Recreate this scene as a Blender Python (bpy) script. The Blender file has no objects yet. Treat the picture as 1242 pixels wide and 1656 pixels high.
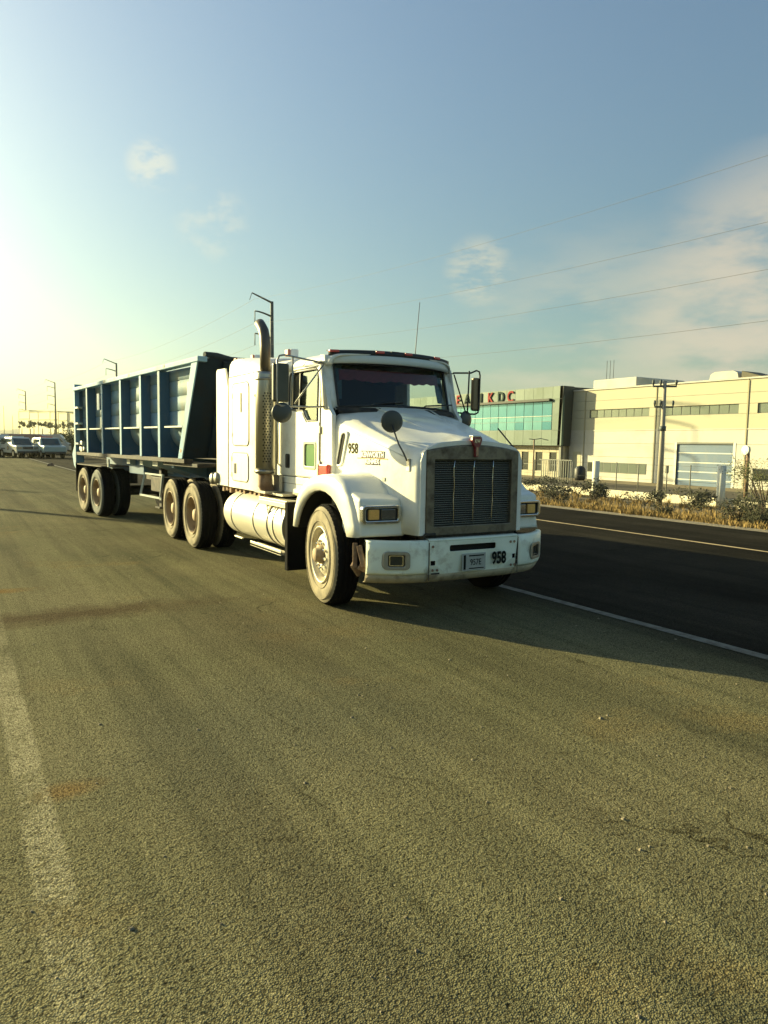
import bpy, bmesh, math, random
from mathutils import Vector, Matrix
R = math.radians
random.seed(7)
sc = bpy.context.scene
col = sc.collection

# ------------------------------------------------------------------ camera
YAW, PITCH, ROLL = R(30.6), 0.0922, 0.016
fw = Vector((math.sin(YAW)*math.cos(PITCH), math.cos(YAW)*math.cos(PITCH), -math.sin(PITCH)))
rt = Vector((math.cos(YAW), -math.sin(YAW), 0)); up = rt.cross(fw)
rt2 = rt*math.cos(ROLL)+up*math.sin(ROLL); up2 = -rt*math.sin(ROLL)+up*math.cos(ROLL)
cam = bpy.data.cameras.new('camera'); camo = bpy.data.objects.new('camera', cam); col.objects.link(camo)
cam.sensor_fit = 'VERTICAL'; cam.sensor_height = 24; cam.lens = 24*1180/1656
cam.clip_start = 0.05; cam.clip_end = 12000
m = Matrix((rt2, up2, -fw)).transposed().to_4x4(); m.translation = (0, 0, 1.65)
camo.matrix_world = m
sc.camera = camo
sc.render.resolution_x = 768; sc.render.resolution_y = 1024
sc.view_settings.view_transform = 'Standard'; sc.view_settings.look = 'None'
sc.view_settings.gamma = 1; sc.view_settings.use_curve_mapping = False
sc.view_settings.exposure = 1.35

# ------------------------------------------------------------------ sky and sun
SUN_EL, SUN_AZ = R(15.5), R(-30.0)          # azimuth from +Y towards +X
w = bpy.data.worlds.new('World'); sc.world = w; w.use_nodes = True
nt = w.node_tree; N = nt.nodes; L = nt.links; N.clear()
out = N.new('ShaderNodeOutputWorld'); bg = N.new('ShaderNodeBackground'); L.new(bg.outputs[0], out.inputs[0])
bg.inputs['Strength'].default_value = 0.05
sky = N.new('ShaderNodeTexSky'); sky.sky_type = 'NISHITA'; sky.sun_disc = False
sky.sun_elevation = SUN_EL; sky.sun_rotation = SUN_AZ
sky.air_density = 1.0; sky.dust_density = 3.0; sky.ozone_density = 1.0; sky.altitude = 500
tint = N.new('ShaderNodeMix'); tint.data_type = 'RGBA'; tint.blend_type = 'MULTIPLY'; tint.inputs[0].default_value = 1
L.new(sky.outputs[0], tint.inputs[6])
tc = N.new('ShaderNodeTexCoord')
sx = N.new('ShaderNodeSeparateXYZ'); L.new(tc.outputs['Generated'], sx.inputs[0])
el = N.new('ShaderNodeMapRange'); el.interpolation_type = 'SMOOTHSTEP'; el.inputs[1].default_value = .02; el.inputs[2].default_value = .62; L.new(sx.outputs[2], el.inputs[0])
tn = N.new('ShaderNodeMix'); tn.data_type = 'RGBA'; L.new(el.outputs[0], tn.inputs[0]); tn.inputs[6].default_value = (.92, 1.10, .92, 1); tn.inputs[7].default_value = (1.34, 1.50, 1.46, 1)
L.new(tn.outputs[2], tint.inputs[7])
last = tint.outputs[2]
def cloud(direction, cosr0, cosr1, scale, stretch, lo, hi, amount, colr, seed=0.0):
    """a patch of cloud round one direction of the sky, broken up by noise"""
    global last
    dn = N.new('ShaderNodeVectorMath'); dn.operation = 'DOT_PRODUCT'; L.new(tc.outputs['Generated'], dn.inputs[0])
    dn.inputs[1].default_value = Vector(direction).normalized()
    mr = N.new('ShaderNodeMapRange'); mr.interpolation_type = 'SMOOTHSTEP'
    mr.inputs[1].default_value = cosr0; mr.inputs[2].default_value = cosr1; L.new(dn.outputs['Value'], mr.inputs[0])
    mp = N.new('ShaderNodeMapping'); mp.inputs['Scale'].default_value = (1, 1, stretch); mp.inputs['Location'].default_value = (seed, seed, 0)
    L.new(tc.outputs['Generated'], mp.inputs[0])
    nz = N.new('ShaderNodeTexNoise'); nz.inputs['Scale'].default_value = scale; nz.inputs['Detail'].default_value = 7; nz.inputs['Roughness'].default_value = .58
    L.new(mp.outputs[0], nz.inputs['Vector'])
    m2 = N.new('ShaderNodeMapRange'); m2.interpolation_type = 'SMOOTHSTEP'; m2.inputs[1].default_value = lo; m2.inputs[2].default_value = hi; L.new(nz.outputs['Fac'], m2.inputs[0])
    mu = N.new('ShaderNodeMath'); mu.operation = 'MULTIPLY'; L.new(mr.outputs[0], mu.inputs[0]); L.new(m2.outputs[0], mu.inputs[1])
    mu2 = N.new('ShaderNodeMath'); mu2.operation = 'MULTIPLY'; L.new(mu.outputs[0], mu2.inputs[0]); mu2.inputs[1].default_value = amount
    mx = N.new('ShaderNodeMix'); mx.data_type = 'RGBA'; L.new(mu2.outputs[0], mx.inputs[0]); L.new(last, mx.inputs[6]); mx.inputs[7].default_value = (*colr, 1)
    last = mx.outputs[2]
CLOUDS = []
cloud((0.215, 0.921, 0.326), math.cos(R(2.0)), math.cos(R(.3)), 30, 2.2, .36, .60, .50, (7.6, 7.3, 5.6), .3)
cloud((0.289, 0.918, 0.272), math.cos(R(3.2)), math.cos(R(.4)), 26, 1.6, .40, .64, .30, (7.0, 6.9, 5.4), 1.3)
cloud((0.594, 0.773, 0.224), math.cos(R(3.0)), math.cos(R(.5)), 22, 3, .36, .60, .55, (6.0, 5.7, 4.2), 2.1)
cloud((0.86, 0.50, 0.155), math.cos(R(13)), math.cos(R(4)), 6, 3.0, .33, .58, .80, (5.6, 5.0, 3.9), 4.0)
cloud((0.73, 0.68, 0.08), math.cos(R(13)), math.cos(R(3)), 6, 3.5, .36, .62, .45, (5.6, 5.2, 3.9), 5.0)
L.new(last, bg.inputs['Color'])
sun = bpy.data.lights.new('sun', 'SUN'); sun.energy = 5.0; sun.angle = R(0.5); sun.color = (1.0, 0.87, 0.43)
suno = bpy.data.objects.new('sun', sun); col.objects.link(suno)
sd = Vector((math.sin(SUN_AZ)*math.cos(SUN_EL), math.cos(SUN_AZ)*math.cos(SUN_EL), math.sin(SUN_EL)))
suno.rotation_euler = sd.to_track_quat('Z', 'Y').to_euler()

# ------------------------------------------------------------------ materials
def newmat(name):
    mt = bpy.data.materials.new(name); mt.use_nodes = True
    return mt, mt.node_tree.nodes, mt.node_tree.links, mt.node_tree.nodes['Principled BSDF']
def mat(name, c, rough=.6, metal=0, var=.12, scale=6, dirt=None, dlo=.5, dhi=.75, dscale=3, bump=0, bscale=60, coat=0, spec=.5, dstretch=(1, 1, 1)):
    mt, n, l, b = newmat(name)
    b.inputs['Roughness'].default_value = rough; b.inputs['Metallic'].default_value = metal
    b.inputs['Coat Weight'].default_value = coat; b.inputs['Specular IOR Level'].default_value = spec
    t = n.new('ShaderNodeTexCoord')
    nz = n.new('ShaderNodeTexNoise'); nz.inputs['Scale'].default_value = scale; nz.inputs['Detail'].default_value = 5; l.new(t.outputs['Object'], nz.inputs['Vector'])
    mx = n.new('ShaderNodeMix'); mx.data_type = 'RGBA'; l.new(nz.outputs['Fac'], mx.inputs[0])
    mx.inputs[6].default_value = (*[v*(1-var) for v in c], 1); mx.inputs[7].default_value = (*[min(1, v*(1+var)) for v in c], 1)
    o = mx.outputs[2]
    if dirt:
        mp = n.new('ShaderNodeMapping'); mp.inputs['Scale'].default_value = dstretch; l.new(t.outputs['Object'], mp.inputs[0])
        n2 = n.new('ShaderNodeTexNoise'); n2.inputs['Scale'].default_value = dscale; n2.inputs['Detail'].default_value = 8; n2.inputs['Roughness'].default_value = .65; l.new(mp.outputs[0], n2.inputs['Vector'])
        r = n.new('ShaderNodeMapRange'); r.inputs[1].default_value = dlo; r.inputs[2].default_value = dhi; l.new(n2.outputs['Fac'], r.inputs[0])
        m2 = n.new('ShaderNodeMix'); m2.data_type = 'RGBA'; l.new(r.outputs[0], m2.inputs[0]); l.new(o, m2.inputs[6]); m2.inputs[7].default_value = (*dirt, 1)
        o = m2.outputs[2]
        rr = n.new('ShaderNodeMapRange'); rr.inputs[3].default_value = rough; rr.inputs[4].default_value = max(rough, .75); l.new(r.outputs[0], rr.inputs[0]); l.new(rr.outputs[0], b.inputs['Roughness'])
    l.new(o, b.inputs['Base Color'])
    if bump:
        n3 = n.new('ShaderNodeTexNoise'); n3.inputs['Scale'].default_value = bscale; n3.inputs['Detail'].default_value = 4; l.new(t.outputs['Object'], n3.inputs['Vector'])
        bp = n.new('ShaderNodeBump'); bp.inputs['Strength'].default_value = bump; bp.inputs['Distance'].default_value = .01; l.new(n3.outputs['Fac'], bp.inputs['Height']); l.new(bp.outputs[0], b.inputs['Normal'])
    return mt
M = {}
M['white'] = mat('truck white paint', (.80, .79, .70), .38, var=.05, dirt=(.52, .45, .31), dlo=.50, dhi=.88, dscale=2.6, coat=.15, bump=.06, bscale=3)
M['white_bumper'] = mat('chipped bumper paint', (.80, .84, .70), .4, var=.14, scale=5, dirt=(.34, .29, .19), dlo=.53, dhi=.74, dscale=4, bump=.12, bscale=12)
M['dusty'] = mat('dusty lip', (.46, .39, .26), .8, var=.3, scale=9, dirt=(.12, .09, .06), dlo=.5, dhi=.75, dscale=8)
M['black'] = mat('black plastic', (.018, .019, .02), .55)
M['dark'] = mat('dark chassis steel', (.022, .02, .018), .8, var=.4, dirt=(.11, .085, .055), dlo=.45, dhi=.8, dscale=6)
M['well'] = mat('wheel well liner', (.012, .011, .01), .9)
M['seam'] = mat('panel seam shadow gap', (.16, .15, .12), .9)
M['tread'] = mat('tyre rubber', (.009, .009, .009), .95, spec=.08, bump=.3, bscale=40)
M['sidewall'] = mat('dusty tyre sidewall', (.17, .145, .095), .9, var=.25, scale=8, dirt=(.33, .28, .18), dlo=.35, dhi=.7, dscale=6)
M['sidewall_dark'] = mat('clean tyre sidewall', (.09, .10, .085), .85, var=.25, scale=8)
M['rim_front'] = mat('dusty painted steel rim', (.60, .55, .42), .42, metal=.25, var=.15, dirt=(.30, .22, .12), dlo=.5, dhi=.8, dscale=6)
M['rim_rear'] = mat('brown dusty rim', (.34, .26, .15), .75, var=.3, dirt=(.20, .13, .07), dlo=.45, dhi=.7, dscale=7)
M['chrome'] = mat('chrome', (.66, .65, .60), .16, metal=1, var=.05)
M['steel'] = mat('dull steel', (.36, .35, .31), .42, metal=.8, var=.15, dirt=(.25, .2, .13), dlo=.5, dhi=.8, dscale=6)
M['grille_frame'] = mat('tarnished grille surround', (.20, .17, .12), .42, metal=.55, var=.35, scale=7, dirt=(.10, .075, .05), dlo=.45, dhi=.7, dscale=9)
M['grille'] = mat('grille slats', (.13, .125, .09), .5, metal=.3)
M['stack'] = mat('stack shield steel', (.42, .40, .33), .34, metal=.85, var=.2, scale=4, dirt=(.26, .21, .13), dlo=.5, dhi=.85, dscale=2, dstretch=(1, 1, .25))
M['pipe'] = mat('sooty exhaust pipe', (.13, .11, .085), .45, metal=.7, var=.35, scale=9)
M['rust'] = mat('rusty metal', (.20, .12, .07), .85, var=.4, scale=14, dirt=(.33, .24, .15), dlo=.45, dhi=.7, dscale=9)
M['tank'] = mat('fuel tank aluminium', (.66, .62, .50), .38, metal=.35, var=.12, scale=3, dirt=(.50, .33, .15), dlo=.52, dhi=.85, dscale=2.3)
M['tank_end'] = mat('rusty tank end', (.42, .30, .15), .6, metal=.3, var=.3, dirt=(.24, .15, .08), dlo=.45, dhi=.75, dscale=6)
M['red'] = mat('red lamp lens', (.55, .05, .035), .25, coat=.5)
M['amber'] = mat('amber lens', (.85, .45, .12), .22, coat=.4, var=.25, scale=60)
M['clearlens'] = mat('lamp lens', (.32, .32, .29), .1, metal=.8, var=.5, scale=50)
M['pinklens'] = mat('faded beacon lens', (.60, .22, .16), .35)
M['mirror'] = mat('mirror glass', (.55, .57, .55), .06, metal=1)
M['mirrordark'] = mat('mirror back', (.05, .055, .05), .45, var=.2)
M['num_dark'] = mat('black number decal', (.008, .012, .010), .7, spec=.05)
M['num_gold'] = mat('gold green number decal', (.055, .048, .012), .7, spec=.05)
M['decal_white'] = mat('white lettering', (.85, .85, .82), .5)
M['decal_red'] = mat('dark red lettering', (.03, .010, .022), .7, spec=.05)
M['gold'] = mat('gold line', (.6, .38, .12), .5)
M['plate'] = mat('licence plate', (.36, .37, .33), .5, var=.2, scale=30)
M['interior'] = mat('cab interior', (.012, .012, .014), .9)
M['fringe'] = mat('dark red cab fringe', (.11, .012, .02), .9, var=.5, scale=25)
M['curtain'] = mat('cab curtain', (.05, .08, .09), .9, var=.5, scale=25)
M['blue'] = mat('trailer blue paint', (.06, .13, .21), .6, spec=.25, var=.15, scale=4, dirt=(.25, .24, .19), dlo=.5, dhi=.85, dscale=2.2, dstretch=(1, 1, .35))
M['blue_face'] = mat('trailer rib paint', (.20, .35, .47), .65, spec=.2, var=.12, scale=4, dirt=(.30, .29, .22), dlo=.48, dhi=.8, dscale=3, dstretch=(1, 1, .4))
M['tub'] = mat('dusty trailer tub', (.18, .30, .38), .72, spec=.15, var=.2, scale=3, dirt=(.34, .34, .26), dlo=.40, dhi=.70, dscale=2.0, dstretch=(1, 1, .45))
M['sticker'] = mat('faded placard', (.62, .48, .30), .6, var=.2, scale=20)
M['tarp'] = mat('dark tarp', (.025, .035, .04), .9, bump=.5, bscale=8)
M['concrete'] = mat('pole concrete', (.34, .31, .24), .85, var=.2, bump=.2)
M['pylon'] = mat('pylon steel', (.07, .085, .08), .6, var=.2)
M['pylon_far'] = mat('pale pylon steel', (.16, .165, .13), .7, var=.2)  # paler steel for the distant pylons and thin posts
M['wire'] = mat('power wire', (.10, .10, .09), .6)
M['fencewall'] = mat('white kerb wall', (.74, .68, .50), .85, var=.12, scale=2, dirt=(.4, .34, .22), dlo=.5, dhi=.85, dscale=1)
M['fencepost'] = mat('white fence post', (.68, .66, .55), .8, var=.12)
M['fencerail'] = mat('grey mesh post', (.16, .16, .13), .7)
M['gas'] = mat('green building cladding', (.062, .115, .09), .6, var=.10, scale=1.2, dirt=(.10, .14, .09), dlo=.45, dhi=.8, dscale=.35)
M['gas2'] = mat('green cladding paler', (.075, .13, .10), .6, var=.10, scale=1.2)
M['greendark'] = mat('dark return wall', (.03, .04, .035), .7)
M['wall'] = mat('cream wall panel', (.52, .50, .43), .8, var=.06, scale=.5, dirt=(.40, .38, .28), dlo=.5, dhi=.85, dscale=.4)
M['wall2'] = mat('cream wall panel deeper', (.44, .42, .30), .8, var=.06, scale=.5)
M['wallgap'] = mat('wall joint', (.34, .31, .2), .9)
M['tiles'] = mat('stone cladding', (.46, .42, .30), .8, var=.15, scale=2)
M['rollup'] = mat('blue roller door', (.10, .16, .24), .5, var=.12, scale=.6, dirt=(.2, .22, .22), dlo=.5, dhi=.9, dscale=.7)
M['frame'] = mat('window frame', (.12, .13, .11), .5)
M['alu'] = mat('pale door frame', (.6, .6, .52), .5)
M['signred'] = mat('sign red', (.26, .03, .03), .7, spec=.1)
M['signdark'] = mat('sign dark green', (.015, .04, .035), .7, spec=.1)
M['bark'] = mat('bark', (.10, .075, .05), .9, var=.3, scale=12, bump=.5, bscale=25)
def glassmat(name, c, rough, trans, alpha=0.0, spec=.5):
    mt, n, l, b = newmat(name)
    b.inputs['Base Color'].default_value = (*c, 1); b.inputs['Roughness'].default_value = rough
    b.inputs['Specular IOR Level'].default_value = spec
    if trans:
        tr = n.new('ShaderNodeBsdfTransparent'); tr.inputs[0].default_value = (*trans, 1)
        gl = n.new('ShaderNodeBsdfGlossy'); gl.inputs['Roughness'].default_value = rough; gl.inputs[0].default_value = (.75, .85, .82, 1)
        fr = n.new('ShaderNodeLayerWeight'); fr.inputs[0].default_value = .5
        pw = n.new('ShaderNodeMath'); pw.operation = 'POWER'; pw.inputs[1].default_value = 3.5; l.new(fr.outputs['Facing'], pw.inputs[0])
        ad = n.new('ShaderNodeMath'); ad.operation = 'MULTIPLY_ADD'; ad.inputs[1].default_value = .7; ad.inputs[2].default_value = .04+alpha; l.new(pw.outputs[0], ad.inputs[0])
        ms = n.new('ShaderNodeMixShader'); l.new(ad.outputs[0], ms.inputs[0]); l.new(tr.outputs[0], ms.inputs[1]); l.new(gl.outputs[0], ms.inputs[2])
        l.new(ms.outputs[0], n['Material Output'].inputs[0])
    return mt
M['windshield'] = glassmat('windshield glass', (.02, .03, .03), .02, (.85, .92, .88), 0.0)
M['sideglass'] = glassmat('side window glass', (.02, .03, .03), .03, (.34, .44, .38), 0.05)
M['peepglass'] = glassmat('green kick window', (.10, .22, .08), .15, None, spec=.6)
M['bldglass'] = mat('building glass', (.16, .19, .16), .2, metal=.35, var=.15, scale=1)
M['curtainwall'] = mat('blue curtain wall glass', (.035, .17, .22), .2, metal=.35, var=.25, scale=.8)
M['curtainwall2'] = mat('pale curtain wall glass', (.08, .24, .27), .22, metal=.35, var=.2, scale=.8)
M['winddark'] = mat('dark window glass', (.03, .035, .03), .2)
M['carglass'] = mat('car glass', (.03, .06, .06), .1, spec=.9)
M['car_white'] = mat('white car paint', (.42, .43, .38), .3, var=.04)
M['car_teal'] = mat('grey teal car paint', (.26, .34, .32), .3, var=.05)
M['car_dark'] = mat('dark car paint', (.02, .022, .024), .3)
M['car_pink'] = mat('faded pink paint', (.34, .20, .16), .4)
M['orange'] = mat('orange stripe', (.62, .18, .05), .4)
M['roofgrey'] = mat('roof unit dark side', (.10, .09, .06), .8)

def vcol_noise(name, stops, scale, rough=.9, detail=6, bump=0, bscale=30, coord='Object', stretch=(1, 1, 1)):
    mt, n, l, b = newmat(name); b.inputs['Roughness'].default_value = rough
    t = n.new('ShaderNodeTexCoord'); mp = n.new('ShaderNodeMapping'); mp.inputs['Scale'].default_value = stretch; l.new(t.outputs[coord], mp.inputs[0])
    nz = n.new('ShaderNodeTexNoise'); nz.inputs['Scale'].default_value = scale; nz.inputs['Detail'].default_value = detail; nz.inputs['Roughness'].default_value = .65; l.new(mp.outputs[0], nz.inputs['Vector'])
    cr = n.new('ShaderNodeValToRGB'); el = cr.color_ramp.elements
    el[0].position = stops[0][0]; el[0].color = (*stops[0][1], 1); el[1].position = stops[-1][0]; el[1].color = (*stops[-1][1], 1)
    for p, c in stops[1:-1]: e = el.new(p); e.color = (*c, 1)
    l.new(nz.outputs['Fac'], cr.inputs[0]); l.new(cr.outputs[0], b.inputs['Base Color'])
    if bump:
        n3 = n.new('ShaderNodeTexNoise'); n3.inputs['Scale'].default_value = bscale; n3.inputs['Detail'].default_value = 5; l.new(t.outputs[coord], n3.inputs['Vector'])
        bp = n.new('ShaderNodeBump'); bp.inputs['Strength'].default_value = bump; bp.inputs['Distance'].default_value = .05; l.new(n3.outputs['Fac'], bp.inputs['Height']); l.new(bp.outputs[0], b.inputs['Normal'])
    return mt
M['soil'] = vcol_noise('dry soil', [(.3, (.10, .075, .04)), (.55, (.19, .15, .08)), (.75, (.26, .21, .11))], .5, bump=.6, bscale=6)
M['bed'] = vcol_noise('dark planted soil', [(.3, (.022, .018, .010)), (.55, (.05, .038, .02)), (.75, (.10, .075, .035))], .8, bump=.8, bscale=5)
M['gravel'] = vcol_noise('gravel shoulder', [(.3, (.14, .12, .08)), (.55, (.24, .20, .13)), (.75, (.33, .29, .19))], 9, bump=.7, bscale=40)
M['hill'] = vcol_noise('far hill', [(.3, (.07, .09, .06)), (.7, (.13, .14, .08))], .01)
M['grassmat'] = vcol_noise('dry grass', [(.3, (.10, .075, .025)), (.5, (.27, .18, .055)), (.7, (.44, .31, .11))], 2.2)
M['shrubmat'] = vcol_noise('shrub leaves', [(.3, (.022, .026, .010)), (.55, (.050, .050, .020)), (.75, (.11, .09, .035))], 2.5)
M['bushmat'] = vcol_noise('bush leaves', [(.3, (.04, .05, .015)), (.55, (.09, .10, .03)), (.75, (.20, .18, .06))], 2.5)
M['treemat'] = vcol_noise('tree leaves', [(.3, (.05, .06, .02)), (.6, (.10, .10, .035)), (.8, (.14, .13, .05))], 1.5)

M['treefar'] = vcol_noise('haze-lightened tree leaves', [(.3, (.11, .11, .05)), (.8, (.22, .20, .10))], 1.5)  # far crowns lightened, haze painted into the leaf colour
def asphalt(name, c0, c1, stone, streak, stains=False, pit=.9, strip=False):
    mt, n, l, b = newmat(name); b.inputs['Roughness'].default_value = .95; b.inputs['Specular IOR Level'].default_value = .03
    t = n.new('ShaderNodeTexCoord'); P = t.outputs['Object']
    def noise(s, d=5, r=.6, st=None):
        nz = n.new('ShaderNodeTexNoise'); nz.inputs['Scale'].default_value = s; nz.inputs['Detail'].default_value = d; nz.inputs['Roughness'].default_value = r
        if st:
            mp = n.new('ShaderNodeMapping'); mp.inputs['Scale'].default_value = st; l.new(P, mp.inputs[0]); l.new(mp.outputs[0], nz.inputs['Vector'])
        else: l.new(P, nz.inputs['Vector'])
        return nz.outputs['Fac']
    def ramp(src, lo, hi, a=0., z=1.):
        r = n.new('ShaderNodeMapRange'); r.inputs[1].default_value = lo; r.inputs[2].default_value = hi; r.inputs[3].default_value = a; r.inputs[4].default_value = z; l.new(src, r.inputs[0]); return r.outputs[0]
    def mix(f, a, z, mode='MIX'):
        x = n.new('ShaderNodeMix'); x.data_type = 'RGBA'; x.blend_type = mode
        if isinstance(f, float): x.inputs[0].default_value = f
        else: l.new(f, x.inputs[0])
        for k, v in ((6, a), (7, z)):
            if isinstance(v, tuple): x.inputs[k].default_value = (*v, 1)
            else: l.new(v, x.inputs[k])
        return x.outputs[2]
    base = mix(ramp(noise(.35, 4), .35, .65), c0, c1)
    # tyre tracks and streaks along the road
    base = mix(ramp(noise(1.5, 5, .6, (1, .045, 1)), .42, .60), base, mix(1.0, base, streak, 'MULTIPLY'))
    base = mix(ramp(noise(6, 5, .6, (1, .025, 1)), .50, .66, 0, .7), base, mix(1.0, base, (.72, .74, .74), 'MULTIPLY'))
    if stains:
        base = mix(ramp(noise(.55, 6, .7), .56, .72, 0, .6), base, tuple(v*q for v, q in zip(c1, (1.05, .84, .62))))
        base = mix(ramp(noise(2.3, 6, .7), .60, .74, 0, .45), base, tuple(v*q for v, q in zip(c0, (.55, .48, .4))))
    if strip:      # darkens towards the lane line, softening the join and painting in deeper truck shadow
        sq = n.new('ShaderNodeSeparateXYZ'); l.new(P, sq.inputs[0])
        aq = n.new('ShaderNodeMath'); aq.operation = 'MULTIPLY_ADD'; l.new(noise(1.3, 6, .7, (1, .25, 1)), aq.inputs[0]); aq.inputs[1].default_value = .9; l.new(sq.outputs[0], aq.inputs[2])
        base = mix(ramp(aq.outputs[0], 5.25, 6.0, 0, .85), base, (.032, .030, .020))
        def spot(cx_, cy_, rx, ry, c, amt):
            global _
            sp0 = n.new('ShaderNodeMapping'); sp0.vector_type = 'POINT'; sp0.inputs['Location'].default_value = (-cx_/rx, -cy_/ry, 0); sp0.inputs['Scale'].default_value = (1/rx, 1/ry, 1); l.new(P, sp0.inputs[0])
            ln = n.new('ShaderNodeVectorMath'); ln.operation = 'LENGTH'; l.new(sp0.outputs[0], ln.inputs[0])
            ad0 = n.new('ShaderNodeMath'); ad0.operation = 'MULTIPLY_ADD'; l.new(noise(3.5, 6, .7), ad0.inputs[0]); ad0.inputs[1].default_value = 1.6; l.new(ln.outputs['Value'], ad0.inputs[2])
            return mix(ramp(ad0.outputs[0], 1.1, 2.0, amt, 0), base, c)
        base = spot(.9, 7.35, 1.6, .35, (.085, .060, .030), .85); base = spot(.1, 8.8, .7, .16, (.22, .13, .035), .85); base = spot(.42, 3.6, .16, .10, (.22, .12, .03), .6)
        base = spot(2.4, 6.2, .9, 1.6, (.11, .095, .055), .5); base = spot(1.6, 3.9, 1.2, 1.0, (.125, .125, .082), .5)
    if strip:      # remains of a painted line, worn through in patches
        sp = n.new('ShaderNodeSeparateXYZ'); l.new(P, sp.inputs[0])
        def math_(op, a, b_=None):
            q = n.new('ShaderNodeMath'); q.operation = op
            for i_, k_ in enumerate((a, b_)):
                if k_ is None: continue
                if isinstance(k_, (int, float)): q.inputs[i_].default_value = k_
                else: l.new(k_, q.inputs[i_])
            return q.outputs[0]
        wob = math_('MULTIPLY', math_('SUBTRACT', noise(1.5, 4), .5), .05)
        dx = math_('ABSOLUTE', math_('SUBTRACT', math_('ADD', sp.outputs[0], wob), .27))
        edge = ramp(dx, .060, .082, 1, 0)
        wear = ramp(math_('ADD', math_('MULTIPLY', noise(26, 6, .72), .55), math_('MULTIPLY', noise(2.2, 4), .6)), .53, .67, 1, 0)
        yf = math_('MULTIPLY', ramp(sp.outputs[1], 1.9, 3.0, .25, 1), ramp(sp.outputs[1], 5.0, 9.0, 1, .15))
        base = mix(math_('MULTIPLY', math_('MULTIPLY', edge, wear), math_('MULTIPLY', yf, .85)), base, (.37, .34, .21))
    v = n.new('ShaderNodeTexVoronoi'); v.inputs['Scale'].default_value = stone; l.new(P, v.inputs['Vector'])
    vc = n.new('ShaderNodeSeparateColor'); l.new(v.outputs['Color'], vc.inputs[0])
    g = ramp(vc.outputs[0], 0, 1, .74, 1.28)
    cmb = n.new('ShaderNodeCombineColor'); [l.new(g, cmb.inputs[i]) for i in range(3)]
    base = mix(1.0, base, cmb.outputs[0], 'MULTIPLY')
    d = ramp(v.outputs['Distance'], .38, .72)
    base = mix(d, base, mix(1.0, base, (.42, .40, .38), 'MULTIPLY'))
    v3 = n.new('ShaderNodeTexVoronoi'); v3.inputs['Scale'].default_value = stone*.42; l.new(P, v3.inputs['Vector'])
    s3 = n.new('ShaderNodeSeparateColor'); l.new(v3.outputs['Color'], s3.inputs[0])
    big = n.new('ShaderNodeMath'); big.operation = 'MULTIPLY'; l.new(ramp(s3.outputs[0], .80, .84), big.inputs[0]); l.new(ramp(v3.outputs['Distance'], .30, .42, 1, 0), big.inputs[1])
    base = mix(big.outputs[0], base, mix(1.0, base, (1.45, 1.42, 1.5), 'MULTIPLY'))
    big2 = n.new('ShaderNodeMath'); big2.operation = 'MULTIPLY'; l.new(ramp(s3.outputs[1], .86, .90), big2.inputs[0]); l.new(ramp(v3.outputs['Distance'], .34, .46, 1, 0), big2.inputs[1])
    base = mix(big2.outputs[0], base, mix(1.0, base, (.38, .38, .38), 'MULTIPLY'))
    # fine cracks, broken up, and old oil drips
    wv = n.new('ShaderNodeVectorMath'); wv.operation = 'MULTIPLY_ADD'
    nw = n.new('ShaderNodeTexNoise'); nw.inputs['Scale'].default_value = 3; nw.inputs['Detail'].default_value = 6; l.new(P, nw.inputs['Vector']); l.new(nw.outputs['Color'], wv.inputs[0]); wv.inputs[1].default_value = (.55, .55, 0); l.new(P, wv.inputs[2])
    mpc = n.new('ShaderNodeMapping'); mpc.inputs['Scale'].default_value = (1, .45, 1); l.new(wv.outputs[0], mpc.inputs[0])
    vk = n.new('ShaderNodeTexVoronoi'); vk.feature = 'DISTANCE_TO_EDGE'; vk.inputs['Scale'].default_value = .55; l.new(mpc.outputs[0], vk.inputs['Vector'])
    ck = n.new('ShaderNodeMath'); ck.operation = 'MULTIPLY'; l.new(ramp(vk.outputs['Distance'], .0015, .0045, 1, 0), ck.inputs[0]); l.new(ramp(noise(.8, 3), .50, .60, 0, .75), ck.inputs[1])
    base = mix(ck.outputs[0], base, mix(1.0, base, (.35, .33, .3), 'MULTIPLY'))
    base = mix(ramp(noise(5.5, 2, .4), .72, .76, 0, .5), base, mix(1.0, base, (.5, .48, .46), 'MULTIPLY'))
    pits = ramp(noise(48, 4, .7), .64, .69)
    base = mix(pits, base, mix(1.0, base, (.25, .25, .25), 'MULTIPLY'))
    l.new(base, b.inputs['Base Color'])
    h1 = ramp(v.outputs['Distance'], 0, .8, 1, 0)
    ad = n.new('ShaderNodeMath'); ad.operation = 'ADD'; l.new(h1, ad.inputs[0]); l.new(ramp(noise(45, 3), .3, .7, 0, 1.3), ad.inputs[1])
    bp = n.new('ShaderNodeBump'); bp.inputs['Strength'].default_value = pit; bp.inputs['Distance'].default_value = .004; l.new(ad.outputs[0], bp.inputs['Height']); l.new(bp.outputs[0], b.inputs['Normal'])
    return mt
M['road_near'] = asphalt('worn dusty asphalt', (.155, .150, .080), (.225, .205, .112), 150, (.70, .70, .73), True, .75, True)
M['road_far'] = asphalt('fresh dark asphalt', (.018, .017, .013), (.042, .038, .027), 120, (.6, .6, .62), False, .5)
def paintmat(name, c, wear_lo, wear_hi, wscale, under):
    mt = mat(name, c, .8, var=.15, scale=20, dirt=under, dlo=wear_lo, dhi=wear_hi, dscale=wscale, bump=.5, bscale=90)
    return mt
M['line_white'] = paintmat('worn white line', (.13, .127, .10), .42, .60, 9, (.06, .056, .04))
M['line_yellow'] = paintmat('cream line', (.50, .38, .20), .52, .75, 9, (.1, .09, .06))

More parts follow.
